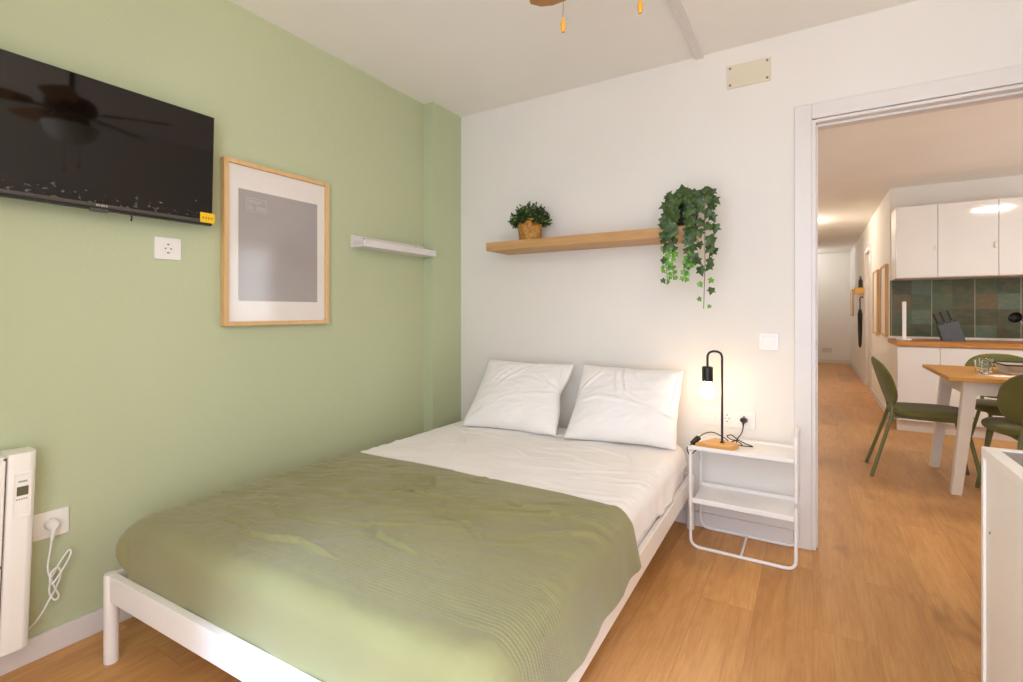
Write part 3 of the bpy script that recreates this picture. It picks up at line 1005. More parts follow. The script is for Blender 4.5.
for k in range(54):   # crown of leaves over the pot
    a = rv.uniform(0, 2 * PI)
    r = rv.uniform(0.015, 0.085)
    p = Vector((ix + 0.01 + r * math.cos(a) * 1.1, iy - 0.035 + r * math.sin(a) * 0.8, 1.695 + rv.uniform(-0.01, 0.055)))
    ivy_leaf(dk if rv.random() < 0.93 else lt, p, rv.uniform(0.044, 0.058), rv.uniform(-1.3, 1.3), rv.uniform(-0.9, 0.9), rv.uniform(-1.0, -0.2))
for dx, dz, ro in ((-0.068, 0.125, 1.1), (0.0, 0.172, 3.0), (0.095, 0.165, -1.6), (0.135, 0.13, -0.8), (-0.088, 0.035, 0.4), (-0.06, 0.10, 0.5)):
    ivy_leaf(dk if dx != -0.088 else lt, Vector((ix + dx, 2.555, 1.566 + dz)), 0.058, ro, 0.1, -0.4)
link('stems', st, M['stem'], iv)
link('foliage', dk, M['ivy_dark'], iv, smooth=False)
link('young_leaves', lt, M['ivy_light'], iv, smooth=False)['label'] = 'bright green young leaves'

# ------------------------------------------------------------------ bed
CFL, CFR, CHR, CHL = Vector((-1.972, 0.682)), Vector((-0.492, 0.738)), Vector((-0.536, 2.735)), Vector((-1.965, 2.735))
BW, BL = 1.445, 2.03
def bedmap(x, y):
    u, v = x / BW, y / BL
    p = CFL * (1 - u) * (1 - v) + CFR * u * (1 - v) + CHR * u * v + CHL * (1 - u) * v
    return p.x, p.y
def bedify(bm):
    for v in bm.verts:
        v.co.x, v.co.y = bedmap(v.co.x, v.co.y)
bc = bedmap(BW / 2, BL / 2)
bed = thing('double_bed', 'low white metal double bed frame on round legs', 'bed', (bc[0], bc[1], 0))
RZ0, RZ1, RT = 0.203, 0.287, 0.024
def bedpart(name, bm, mat, parent=bed):
    bedify(bm)
    return link(name, bm, mat, parent)
b = new(); box(b, (0.03, 0.004, RZ0), (BW - 0.03, 0.004 + RT, RZ1), 0.004, 2); bedpart('foot_rail', b, M['bed_white'])
b = new(); box(b, (0.03, BL - 0.004 - RT, RZ0), (BW - 0.03, BL - 0.004, RZ1), 0.004, 2); bedpart('head_rail', b, M['bed_white'])
b = new(); box(b, (BW - 0.004 - RT, 0.03, RZ0), (BW - 0.004, BL - 0.03, RZ1), 0.004, 2); bedpart('side_rail', b, M['bed_white'])
b = new(); box(b, (0.004, 0.03, RZ0), (0.004 + RT, BL - 0.03, RZ1), 0.004, 2); bedpart('side_rail', b, M['bed_white'])
for lx, ly in ((0.016, 0.016), (BW - 0.016, 0.016), (BW - 0.016, BL - 0.016), (0.016, BL - 0.016)):
    b = new(); lathe(b, [(0, 0), (0.0190, 0), (0.0200, 0.002), (0.0200, 0.283), (0.0180, 0.288), (0, 0.289)], (lx, ly, 0), 28)
    lg = bedpart('leg', b, M['bed_white'])
    for zz in (0.218, 0.262):
        b = new(); disc_x(b, (lx - 0.0210, ly + 0.004, zz), 0.0045, 0.002, 12); bedpart('bolt', b, M['screw'], lg)
b = new()
for k in range(13):
    y = 0.10 + k * (BL - 0.2) / 12
    box(b, (0.024, y - 0.03, 0.236), (BW - 0.024, y + 0.03, 0.2495), 0.003, 1)
bedpart('slat_base', b, M['pale_wood_h'])

# mattress
MX0, MX1, MY0, MY1 = 0.032, BW - 0.032, 0.036, BL - 0.03
MZ0, MZ1 = 0.250, 0.446
def rounded_slab(bm, x0, x1, y0, y1, z0, z1, rc, re, nx=5, ne=5, rb=0.015):
    t = new()
    base = rounded_rect(x1 - x0, y1 - y0, rc, nx, (x0 + x1) / 2, (y0 + y1) / 2)
    rings = []
    cx, cy = (x0 + x1) / 2, (y0 + y1) / 2
    lv = [(rb * (1 - math.sin(k / ne * PI / 2)), z0 + rb * (1 - math.cos(k / ne * PI / 2))) for k in range(ne + 1)]
    lv += [(re * (1 - math.cos(k / ne * PI / 2)), z1 - re * (1 - math.sin(k / ne * PI / 2))) for k in range(ne + 1)]
    for ins, z in lv:
        ring = []
        for (px, py) in rounded_rect(x1 - x0 - 2 * ins, y1 - y0 - 2 * ins, max(0.004, rc - ins), nx, cx, cy):
            ring.append(t.verts.new((px, py, z)))
        rings.append(ring)
    n = len(base)
    for a, bb in zip(rings, rings[1:]):
        for k in range(n):
            t.faces.new((a[k], a[(k + 1) % n], bb[(k + 1) % n], bb[k]))
    t.faces.new(list(reversed(rings[0])))
    t.faces.new(rings[-1])
    merge(bm, t)
b = new(); rounded_slab(b, MX0, MX1, MY0, MY1, MZ0, MZ1, 0.10, 0.062, 7, 8); bedify(b)
mt = link('mattress', b, M['mattress']); recenter(mt, (bc[0], bc[1], MZ0))
tag(mt, 'white mattress lying on the bed frame under the sheet', 'mattress')

# --- draped cloth over the mattress
def sd_rrect(p, q, x0, x1, y0, y1, r):
    """signed distance to a rounded rectangle and outward direction"""
    cx, cy, hx_, hy_ = (x0 + x1) / 2, (y0 + y1) / 2, (x1 - x0) / 2 - r, (y1 - y0) / 2 - r
    dx, dy = p - cx, q - cy
    ax, ay = abs(dx) - hx_, abs(dy) - hy_
    ox, oy = np.maximum(ax, 0), np.maximum(ay, 0)
    ln = np.hypot(ox, oy)
    d = ln + np.minimum(np.maximum(ax, ay), 0) - r
    nx = np.where(ln > 1e-9, ox / np.maximum(ln, 1e-9), np.where(ax > ay, 1.0, 0.0))
    ny = np.where(ln > 1e-9, oy / np.maximum(ln, 1e-9), np.where(ax > ay, 0.0, 1.0))
    return d, nx * np.sign(dx), ny * np.sign(dy)

def seg_field(P, Q, lines):
    """sum of soft creases: lines = [(points, height, width)]"""
    out = np.zeros_like(P)
    for pts, h, wd in lines:
        best = np.full_like(P, 1e9)
        sgn = np.zeros_like(P)
        tt = np.zeros_like(P)
        total = len(pts) - 1
        for i in range(total):
            ax, ay = pts[i]
            bx, by = pts[i + 1]
            dx, dy = bx - ax, by - ay
            l2 = dx * dx + dy * dy + 1e-12
            t = np.clip(((P - ax) * dx + (Q - ay) * dy) / l2, 0, 1)
            ex, ey = P - (ax + t * dx), Q - (ay + t * dy)
            d = np.hypot(ex, ey)
            m = d < best
            best = np.where(m, d, best)
            sgn = np.where(m, np.sign(dx * ey - dy * ex), sgn)
            tt = np.where(m, (i + t) / total, tt)
        env = np.sin(np.clip(tt * 0.9 + 0.05, 0, 1) * PI) ** 0.6
        s = best * sgn
        out += h * env * (np.exp(-np.abs(s) / wd * np.where(s > 0, 0.7, 1.5)) - 0.40 * np.exp(-((s + 1.9 * wd) / (1.2 * wd)) ** 2))
    return out

def fbm(P, Q, sx, sy, seed, octv=3):
    out = np.zeros_like(P)
    f = P.ravel() * sx
    g = Q.ravel() * sy
    vals = [noise.fractal(Vector((a, c, seed)), 0.9, 2.0, octv) for a, c in zip(f, g)]
    return np.array(vals).reshape(P.shape)

def cloth_grid(name, p0, p1, q0, q1, step, rect, ztop, rad, zmin, mat, disp, thick=0.004, fold=None, uvname='cloth', hemf=None):
    """flat sheet (p across, q along the bed) laid over a slab and falling down its sides"""
    nx, ny = int((p1 - p0) / step) + 1, int((q1 - q0) / step) + 1
    P, Q = np.meshgrid(np.linspace(p0, p1, nx), np.linspace(q0, q1, ny))
    x0, x1, y0, y1, rc = rect
    if hemf is not None:
        P, Q = hemf(P, Q)
    d, nxv, nyv = sd_rrect(P, Q, x0, x1, y0, y1, rc)
    s = d + rad                       # arc length from where the top starts to bend
    arc = rad * PI / 2
    hor = np.where(s < 0, s, np.where(s < arc, rad * np.sin(np.clip(s, 0, arc) / rad), rad))
    ver = np.where(s < 0, 0, np.where(s < arc, rad * (1 - np.cos(np.clip(s, 0, arc) / rad)), rad + (s - arc)))
    ver = np.minimum(ver, ztop - zmin)
    bx, by = P - nxv * d, Q - nyv * d           # nearest point on the outline
    inner_x, inner_y = bx - nxv * rad, by - nyv * rad
    X = np.where(s < 0, P, inner_x + nxv * hor)
    Y = np.where(s < 0, Q, inner_y + nyv * hor)
    Z = ztop - ver
    wz, wn = disp(P, Q, ver / 0.15, d)
    topw = np.clip(1 - ver / 0.05, 0, 1)
    Z = Z + wz * topw
    X = X + nxv * wn
    Y = Y + nyv * wn
    verts = []
    for i in range(ny):
        for j in range(nx):
            mx, my = bedmap(X[i, j], Y[i, j])
            verts.append((mx, my, Z[i, j]))
    faces = [(i * nx + j, i * nx + j + 1, (i + 1) * nx + j + 1, (i + 1) * nx + j) for i in range(ny - 1) for j in range(nx - 1)]
    me = bpy.data.meshes.new(name)
    me.from_pydata(verts, [], faces)
    uvl = me.uv_layers.new(name=uvname)
    Pf, Qf = P.ravel(), Q.ravel()
    li = np.empty(len(me.loops), dtype=np.int32)
    me.loops.foreach_get('vertex_index', li)
    uv = np.stack([Pf[li], Qf[li]], 1).astype(np.float32).ravel()
    uvl.data.foreach_set('uv', uv)
    o = link_mesh(name, me, mat, smooth=True, angle=180)
    if thick:
        md = o.modifiers.new('thickness', 'SOLIDIFY')
        md.thickness = thick
        md.offset = -1.0
    return o

# sheet
sheet_lines = [([(0.30, 1.62), (0.52, 1.72), (0.80, 1.78), (1.05, 1.76)], 0.005, 0.018), ([(0.62, 1.60), (0.85, 1.66), (1.1, 1.62), (1.3, 1.55)], 0.004, 0.015),
               ([(0.12, 1.66), (0.30, 1.56), (0.42, 1.40), (0.50, 1.2)], 0.005, 0.018), ([(0.9, 1.5), (1.05, 1.42), (1.2, 1.38)], 0.004, 0.014),
               ([(0.2, 1.75), (0.35, 1.67), (0.55, 1.62)], 0.004, 0.012), ([(0.5, 1.45), (0.7, 1.42), (0.85, 1.30)], 0.004, 0.014), ([(1.15, 1.72), (1.25, 1.55), (1.31, 1.35)], 0.004, 0.014),
               ([(0.7, 1.85), (0.72, 1.7), (0.66, 1.55)], 0.003, 0.012), ([(0.35, 1.85), (0.45, 1.72), (0.60, 1.66), (0.78, 1.68)], 0.004, 0.010)]
def sheet_disp(P, Q, k, d):
    k = np.clip(k, 0, 1)
    rid = (1 - np.clip(np.abs(fbm(P + 0.25 * Q, Q - 0.25 * P, 2.2, 9.0, 44.0, 3)) * 2.4, 0, 1)) ** 3
    wz = seg_field(P, Q, [(p_, h_ * 1.1, w_ * 0.6) for p_, h_, w_ in sheet_lines]) + 0.003 * fbm(P, Q, 5, 4, 2.0) + 0.007 * rid * np.clip(0.6 + fbm(P, Q, 2, 2, 12.0, 2), 0, 1)
    wn = 0.004 + k * (0.012 + 0.022 * fbm(P, Q, 3, 7, 5.0, 2))
    return wz, np.clip(wn, 0.003, 0.022)
def sheet_hem(P, Q):
    # the overhang on the right is uneven: longer in the middle of the visible stretch
    over = np.maximum(P - (MX1 - 0.05), 0)
    scale = 0.66 + 0.34 * np.sin((Q - 0.9) * 3.4) + 0.10 * np.sin(Q * 14.0)
    return np.where(over > 0, (MX1 - 0.05) + over * np.clip(scale, 0.35, 1.05), P), Q
sh = cloth_grid('bed_sheet', MX0 - 0.05, MX1 + 0.130, 0.92, MY1 + 0.01, 0.008, (MX0 - 0.002, MX1 + 0.002, MY0 - 0.002, MY1 + 0.002, 0.10), MZ1 + 0.0065, 0.058, 0.30, M['sheet'], sheet_disp, 0.002, hemf=sheet_hem)
recenter(sh, (bc[0], bc[1], MZ1))
tag(sh, 'white cotton sheet spread over the mattress, loose hem at right', 'bed sheet')

# blanket; crease lines were placed where the photo shows them (bed coordinates)
BT = MZ1 + 0.016
CR = [
    ([(0.775, 0.93), (0.86, 1.00), (0.95, 1.01)], 0.010, 0.016), ([(0.50, 0.77), (0.58, 0.83), (0.67, 0.83), (0.72, 0.78), (0.80, 0.83)], 0.013, 0.016),
    ([(0.83, 0.60), (0.93, 0.57), (1.02, 0.56), (1.10, 0.50)], 0.008, 0.014), ([(0.72, 0.42), (0.84, 0.36), (0.93, 0.34), (1.02, 0.33)], 0.010, 0.016),
    ([(1.02, 0.80), (1.10, 0.76), (1.24, 0.76), (1.30, 0.74)], 0.007, 0.012), ([(0.26, 0.20), (0.42, 0.22), (0.50, 0.18)], 0.009, 0.016),
    ([(0.32, 0.38), (0.42, 0.32), (0.55, 0.34), (0.70, 0.36)], 0.010, 0.015), ([(0.46, 0.18), (0.57, 0.19), (0.66, 0.22), (0.74, 0.21), (0.82, 0.20)], 0.012, 0.016),
    ([(0.40, 0.52), (0.48, 0.52), (0.58, 0.56)], 0.010, 0.014), ([(0.50, 0.64), (0.60, 0.67), (0.70, 0.74)], 0.012, 0.016), ([(0.60, 0.72), (0.70, 0.68), (0.84, 0.70)], 0.009, 0.014),
    ([(0.62, 0.90), (0.72, 0.93), (0.80, 0.90), (0.90, 0.92)], 0.008, 0.013), ([(0.70, 1.05), (0.9, 1.1), (1.08, 1.06)], 0.005, 0.014), ([(0.35, 0.85), (0.5, 0.95), (0.62, 0.96)], 0.006, 0.016),
]
def blanket_disp(P, Q, k, d):
    wz = seg_field(P, Q, [(p_, h_ * 1.5, w_ * 0.42) for p_, h_, w_ in CR]) + 0.004 * fbm(P, Q, 3.0, 4.5, 8.0) + 0.003 * fbm(P, Q, 7, 16, 3.0) + 0.0012 * fbm(P, Q, 18, 40, 6.0)
    ang = P * 0.92 + Q * 0.38
    acr = Q * 0.92 - P * 0.38
    rid = (1 - np.clip(np.abs(fbm(ang, acr, 2.0, 9.0, 21.0, 3)) * 2.6, 0, 1)) ** 2
    msk = np.clip(0.5 + 1.4 * fbm(P, Q, 1.7, 2.2, 31.0, 2), 0, 1)
    wz = wz + 0.013 * rid * msk * np.clip((Q - 0.02) / 0.2, 0, 1)
    wz = np.clip(wz, -0.006, 0.03) * (0.25 + 0.75 * np.clip((0.95 - Q) / 0.14, 0, 1))
    along = np.where(np.abs(P - np.clip(P, MX0, MX1)) > 1e-6, Q, P)
    k = np.clip(k, 0, 1.25)
    fo = 0.007 * np.sin(along * 31 + 2.0 * np.sin(along * 6.0)) + 0.006 * fbm(P, Q, 5, 9, 1.0, 2)
    wn = 0.004 + k * (0.010 + fo)
    wl = np.clip((MX0 + 0.09 - P) / 0.10, 0, 1)
    wl = wl * wl * (3 - 2 * wl)
    wn = wn * (1 - wl) + wl * (0.003 + 0.042 * np.sin(np.clip(k * 0.15 / 0.17, 0, 1) * PI) + 0.3 * fo * k)
    wr_ = np.clip((P - MX1 + 0.01) / 0.03, 0, 1)
    wn = wn * (1 - wr_) + wr_ * (0.004 + np.minimum(k, 1.2) * (0.032 + 0.55 * fo))
    ft = np.clip((MY0 + 0.03 - Q) / 0.03, 0, 1) * (1 - wl)
    wn = wn * (1 - ft) + ft * (0.003 + k * 0.002 * np.sin(P * 24))   # tucked tight at the foot
    return wz, wn
def blanket_hem(P, Q):
    t = np.clip((P - 0.9) / 0.55, 0, 1)
    return P, np.where(Q > 0.8, Q - (Q - 0.8) / 0.2 * (0.030 + 0.030 * t * t * (3 - 2 * t) + 0.006 * np.sin(P * 9.0)), Q)
bl = cloth_grid('blanket', MX0 - 0.125, MX1 + 0.158, MY0 - 0.165, 1.000, 0.005, (MX0 - 0.004, MX1 + 0.004, MY0 - 0.004, MY1 + 0.004, 0.10), BT, 0.062, 0.262, M['blanket'], blanket_disp, 0.005, hemf=blanket_hem)
recenter(bl, (bc[0], bc[1], MZ1))
tag(bl, 'olive green waffle weave blanket spread over the foot of the bed', 'blanket')

# pillows
def pillow(name, label, xl, xr, ybot_l, ybot_r, ytop, ztop, zbot, T, lines, seed, pinch=False):
    nx, ny = 96, 76
    cl, cr = Vector((xl, ybot_l, zbot)), Vector((xr, ybot_r, zbot))
    tl, tr = Vector((xl, ytop, ztop)), Vector((xr, ytop, ztop))
    tp = thing(name, label, 'pillow', ((xl + xr) / 2, (ybot_l + ybot_r) / 2, zbot), 'white pillows leaning on the wall')
    U, V = np.meshgrid(np.linspace(-1, 1, nx), np.linspace(-1, 1, ny))
    prof = (np.clip(1 - np.abs(U) ** 2.6, 0, 1) ** 0.55) * (np.clip(1 - np.abs(V) ** 2.4, 0, 1) ** 0.55)
    wr = seg_field((U + 1) / 2, (V + 1) / 2, [(p_, h_ * 1.5, w_ * 0.9) for p_, h_, w_ in lines]) + 0.006 * fbm(U, V, 1.8, 1.8, seed) * prof + 0.0035 * (1 - np.clip(np.abs(fbm(U + 0.5 * V, V - 0.5 * U, 1.2, 4.0, seed + 3, 2)) * 2.4, 0, 1)) ** 3
    edge = np.clip(prof * 3, 0, 1)
    bowx = 0.030 * (1 - U * U)      # edges sag inward between the corners
    bowy = 0.045 * (1 - V * V)
    N = ((cr - cl).cross(tl - cl)).normalized()
    me = bpy.data.meshes.new('pillow')
    verts, faces = [], []
    sides = ((1, 0.95), (-1, 0.95))
    for sgn, amt in sides:
        for i in range(ny):
            for j in range(nx):
                u, v = U[i, j], V[i, j]
                uu = u * (1 - 0.045 * (1 - v * v))
                vv = v * (1 - 0.055 * (1 - u * u))
                uu += 0.016 * noise.noise(Vector((seed, v * 2.6, u * 0.6))) * abs(u) ** 3
                vv += 0.026 * noise.noise(Vector((u * 2.6, seed, v * 0.6))) * abs(v) ** 3
                if u > 0 and pinch:
                    uu -= 0.075 * u ** 4 * math.exp(-((v - 0.1) / 0.28) ** 2)
                a, c = (uu + 1) / 2, (vv + 1) / 2
                p = cl * (1 - a) * (1 - c) + cr * a * (1 - c) + tr * a * c + tl * (1 - a) * c
                h = T * prof[i, j] * amt * (1.0 - (0.25 if sgn > 0 else 0.55) * v)
                if sgn > 0:
                    h += wr[i, j] * edge[i, j]
                verts.append(p + N * h * sgn)
    n = nx * ny
    for i in range(ny - 1):
        for j in range(nx - 1):
            q = (i * nx + j, i * nx + j + 1, (i + 1) * nx + j + 1, (i + 1) * nx + j)
            faces.append(q)
            faces.append(tuple(n + k for k in reversed(q)))
    me.from_pydata([tuple(v) for v in verts], [], faces)
    bm = new(); bm.from_mesh(me); bpy.data.meshes.remove(me)
    bmesh.ops.remove_doubles(bm, verts=bm.verts, dist=0.0012)
    link('cushion', bm, M['pillow'], tp, angle=180)
    return tp
linesL = [([(0.36, 0.98), (0.26, 0.78), (0.20, 0.62)], 0.007, 0.014), ([(0.50, 0.99), (0.40, 0.84), (0.28, 0.66)], 0.008, 0.016), ([(0.64, 0.98), (0.50, 0.80), (0.32, 0.58)], 0.009, 0.018),
          ([(0.22, 0.99), (0.16, 0.88), (0.12, 0.76)], 0.006, 0.012), ([(0.97, 0.62), (0.90, 0.72), (0.84, 0.86)], 0.009, 0.014), ([(0.98, 0.58), (0.88, 0.60), (0.74, 0.72)], 0.008, 0.016),
          ([(0.98, 0.53), (0.86, 0.48), (0.66, 0.44)], 0.006, 0.018), ([(0.97, 0.66), (0.94, 0.78), (0.93, 0.92)], 0.007, 0.010), ([(0.78, 0.62), (0.6, 0.68), (0.5, 0.66)], 0.004, 0.02), ([(0.75, 0.98), (0.66, 0.90), (0.56, 0.84)], 0.006, 0.014)]
linesR = [([(0.05, 0.44), (0.25, 0.50), (0.50, 0.46), (0.72, 0.42), (0.96, 0.34)], 0.011, 0.018), ([(0.46, 0.99), (0.47, 0.80), (0.52, 0.60), (0.66, 0.48), (0.80, 0.45)], 0.011, 0.018),
          ([(0.30, 0.98), (0.18, 0.80), (0.06, 0.62)], 0.008, 0.014), ([(0.38, 0.97), (0.40, 0.75), (0.44, 0.55)], 0.006, 0.018), ([(0.97, 0.9), (0.96, 0.6), (0.94, 0.38)], 0.006, 0.010),
          ([(0.55, 0.97), (0.60, 0.80), (0.75, 0.65)], 0.005, 0.02)]
pillow('pillow', 'left white pillow leaning on the wall near the green pilaster', -1.795, -1.195, 2.375, 2.425, 2.672, 0.835, 0.462, 0.085, linesL, 4.0, True)
pillow('pillow', 'right white pillow leaning on the wall, nearest the bedside lamp', -1.140, -0.572, 2.405, 2.495, 2.672, 0.838, 0.462, 0.085, linesR, 9.0)

# ------------------------------------------------------------------ bedside table
NX0, NX1, NY0, NY1 = -0.507, -0.064, 2.500, 2.752
nt = thing('bedside_table', 'slim white metal bedside table with two trays and tube frame', 'bedside table', ((NX0 + NX1) / 2, (NY0 + NY1) / 2, 0))
R = 0.0075
b = new()
ZL, ZR = 0.468, 0.585
for y in (NY0, NY1):
    tube(b, fillet([(NX0, y, ZL), (NX0, y, R), (NX1, y, R), (NX1, y, 0.30)], 0.045, 8), R, 12)
tube(b, fillet([(NX1, NY0, 0.28), (NX1, NY0, ZR), (NX1, NY1, ZR), (NX1, NY1, 0.28)], 0.045, 8), R, 12)
tube(b, fillet([(NX0, NY0, 0.40), (NX0, NY0, ZL), (NX0, NY1, ZL), (NX0, NY1, 0.40)], 0.02, 6), R * 0.9, 12)
xm = (NX0 + NX1) / 2
tube(b, [(xm, NY0, R), (xm, NY1, R)], R * 0.8, 12)
link('tube_frame', b, M['tube_white'], nt)
def tray(z, x0, x1, lip):
    bb = new()
    box(bb, (x0, NY0 - 0.006, z), (x1, NY1 + 0.004, z + 0.004), 0.001, 1)
    box(bb, (x0, NY0 - 0.007, z - 0.002), (x1, NY0 - 0.001, z + lip), 0.002, 2)
    box(bb, (x0, NY1, z - 0.002), (x1, NY1 + 0.006, z + lip), 0.002, 2)
    return bb
link('top_tray', tray(0.478, NX0 - 0.012, NX1 - 0.0085, 0.016), M['tube_white'], nt)
link('lower_tray', tray(0.222, NX0 + 0.0085, NX1 - 0.0085, 0.022), M['tube_white'], nt)

# ------------------------------------------------------------------ bedside lamp
lx, ly, lz = -0.376, 2.578, 0.4825
lamp = thing('table_lamp', 'black metal desk lamp with bare bulb and wooden base', 'lamp', (lx, ly, lz))
b = new(); prism(b, [(-0.488, 2.512), (-0.338, 2.506), (-0.302, 2.602), (-0.420, 2.668)], lz, lz + 0.024, 0.003, 2)
link('base', b, M['lamp_wood'], lamp)
b = new(); lathe(b, [(0, 0), (0.012, 0), (0.012, 0.004), (0.006, 0.008), (0, 0.008)], (lx, ly, lz + 0.023), 20)
zt = 0.948
tube(b, fillet([(lx, ly, lz + 0.024), (lx, ly, zt), (lx - 0.067, ly, zt), (lx - 0.067, ly, 0.868)], 0.034, 10), 0.0056, 14)
link('stem', b, M['black_metal'], lamp)
bx_ = lx - 0.067
b = new(); lathe(b, [(0, 0.870), (0.008, 0.874), (0.022, 0.872), (0.0255, 0.868), (0.0255, 0.803), (0.0235, 0.800), (0.0225, 0.803), (0.0225, 0.845), (0, 0.845)][::-1], (bx_, ly, 0), 32)
link('bulb_holder', b, M['black_metal'], lamp)
M['bulb'] = emit('glowing bulb glass', '#FFDDB2', 44.0)
b = new(); lathe(b, [(0, 0.712), (0.014, 0.715), (0.027, 0.726), (0.033, 0.745), (0.031, 0.765), (0.022, 0.785), (0.0145, 0.798), (0.0135, 0.815), (0, 0.815)], (bx_, ly, 0), 32)
link('light_bulb', b, M['bulb'], lamp)
# cable : from the base over the tray's left end, back along it, to the wall plug
b = new()
z0 = lz + 0.006
pts = [(-0.352, 2.66, lz + 0.010), (-0.376, 2.655, lz + 0.03), (-0.43, 2.64, lz + 0.055), (-0.470, 2.59, lz + 0.048), (-0.505, 2.53, lz + 0.014), (-0.524, 2.508, lz - 0.004), (-0.520, 2.505, lz - 0.024), (-0.506, 2.50, lz - 0.034),
       (-0.49, 2.56, lz - 0.022), (-0.46, 2.60, lz - 0.022), (-0.44, 2.66, lz - 0.020)]
tube(b, smooth_path(pts, 8), 0.0026, 8)
pl_c = (-0.300, YB - 0.0096, 0.590)
pts = [(-0.300, YB - 0.040, 0.578), (-0.301, YB - 0.043, 0.555), (-0.308, YB - 0.050, 0.528), (-0.325, 2.690, 0.500), (-0.312, 2.640, 0.490), (-0.262, 2.640, 0.490), (-0.250, 2.652, 0.489), (-0.285, 2.672, 0.494), (-0.322, 2.668, 0.512), (-0.344, 2.662, 0.530), (-0.366, 2.664, 0.522), (-0.352, 2.668, 0.508), (-0.325, 2.672, 0.502), (-0.306, 2.668, 0.494), (-0.296, 2.655, 0.489)]
tube(b, smooth_path(pts, 8), 0.0026, 8)
pts = [(-0.352, 2.66, lz + 0.010), (-0.336, 2.668, 0.500), (-0.322, 2.676, 0.503), (-0.318, 2.684, 0.502)]
tube(b, smooth_path(pts, 6), 0.0032, 8)
cab = link('cable', b, M['black_plastic'], lamp)
b = new()
d = Vector((-0.030, -0.045, -0.034)).normalized()
rotm = d.to_track_quat('Z', 'Y').to_matrix().to_4x4()
box(b, (-0.012 - 0.493, 2.55 - 0.009 - 0.003, lz + 0.026 - 0.026), (0.012 - 0.493, 2.55 + 0.009 - 0.003, lz + 0.026 + 0.026), 0.004, 2, rot=rotm)
link('inline_switch', b, M['black_plastic'], cab)
b = new()
lathe(b, [(0, 0), (0.0175, 0), (0.0185, 0.006), (0.0175, 0.018), (0.010, 0.027), (0, 0.028)], pl_c, 24, Matrix.Rotation(PI / 2, 4, 'X') @ Matrix.Scale(0.72, 4, (0, 1, 0)))
tube(b, smooth_path([(-0.300, YB - 0.030, 0.590), (-0.300, YB - 0.040, 0.583), (-0.300, YB - 0.042, 0.566)]), 0.0065, 10, r2=0.0032)
link('plug', b, M['black_plastic'], cab)

# ------------------------------------------------------------------ white cabinet at the right edge
C0x, C1x, C0y, C1y, CZ = 0.418, 1.00, 0.86, 1.940, 0.750
cb = thing('side_cabinet', 'white laminate cabinet with dark glass panel set in its top, right foreground', 'cabinet', ((C0x + C1x) / 2, (C0y + C1y) / 2, 0))
b = new()
T = 0.018
box(b, (C0x, C1y - T, 0.0), (C1x, C1y, CZ - 0.030), 0.001, 1)
box(b, (C0x, C0y, 0.0), (C1x, C0y + T, CZ - 0.030), 0.001, 1)
box(b, (C1x - T, C0y + T, 0.0), (C1x, C1y - T, CZ - 0.030), 0.001, 1)
box(b, (C0x + 0.01, C0y + T, 0.0), (C1x - T, C1y - T, 0.06), 0.001, 1)
link('carcass', b, M['cabinet_cream'], cb)
b = new(); box(b, (C0x + 0.006, C0y + T + 0.001, 0.06), (C0x + 0.016, C1y - T - 0.001, CZ - 0.034), 0.001, 1)
pnl = link('side_panel', b, M['cabinet_cream'], cb)
b = new(); disc_x(b, (C0x + 0.0058, C1y - 0.056, 0.520), 0.0035, 0.0012, 10)
for v in b.verts:
    v.co.x = 2 * (C0x + 0.006) - v.co.x
link('fixing_hole', b, M['hole_shade'], pnl)
b = new()
I = 0.034
box(b, (C0x, C0y, CZ - 0.030), (C0x + I, C1y, CZ), 0.0015, 1)
box(b, (C1x - I, C0y, CZ - 0.030), (C1x, C1y, CZ), 0.0015, 1)
box(b, (C0x + I, C0y, CZ - 0.030), (C1x - I, C0y + 0.028, CZ), 0.0015, 1)
box(b, (C0x + I, C1y - 0.028, CZ - 0.030), (C1x - I, C1y, CZ), 0.0015, 1)
link('top_rim', b, M['cabinet_cream'], cb)
b = new(); box(b, (C0x + I, C0y + 0.028, CZ - 0.024), (C1x - I, C1y - 0.028, CZ - 0.003)); link('top_panel', b, M['dark_top'], cb)

# ------------------------------------------------------------------ dining table
TX0, TX1, TY0, TY1, TZ = 0.712, 2.05, 4.00, 4.85, 0.742
dt = thing('dining_table', 'dining table with varnished pine top and white tapered legs', 'table', ((TX0 + TX1) / 2, (TY0 + TY1) / 2, 0))
b = new(); box(b, (TX0, TY0, TZ - 0.026), (TX1, TY1, TZ), 0.004, 2); link('tabletop', b, M['tabletop'], dt)
b = new()
for lo, hi in (((TX0 + 0.11, TY0 + 0.085, TZ - 0.115), (TX1 - 0.11, TY0 + 0.105, TZ - 0.026)), ((TX0 + 0.11, TY1 - 0.105, TZ - 0.115), (TX1 - 0.11, TY1 - 0.085, TZ - 0.026)),
               ((TX0 + 0.09, TY0 + 0.10, TZ - 0.115), (TX0 + 0.11, TY1 - 0.10, TZ - 0.026)), ((TX1 - 0.11, TY0 + 0.10, TZ - 0.115), (TX1 - 0.09, TY1 - 0.10, TZ - 0.026))):
    box(b, lo, hi, 0.001, 1)
link('apron', b, M['table_white'], dt)
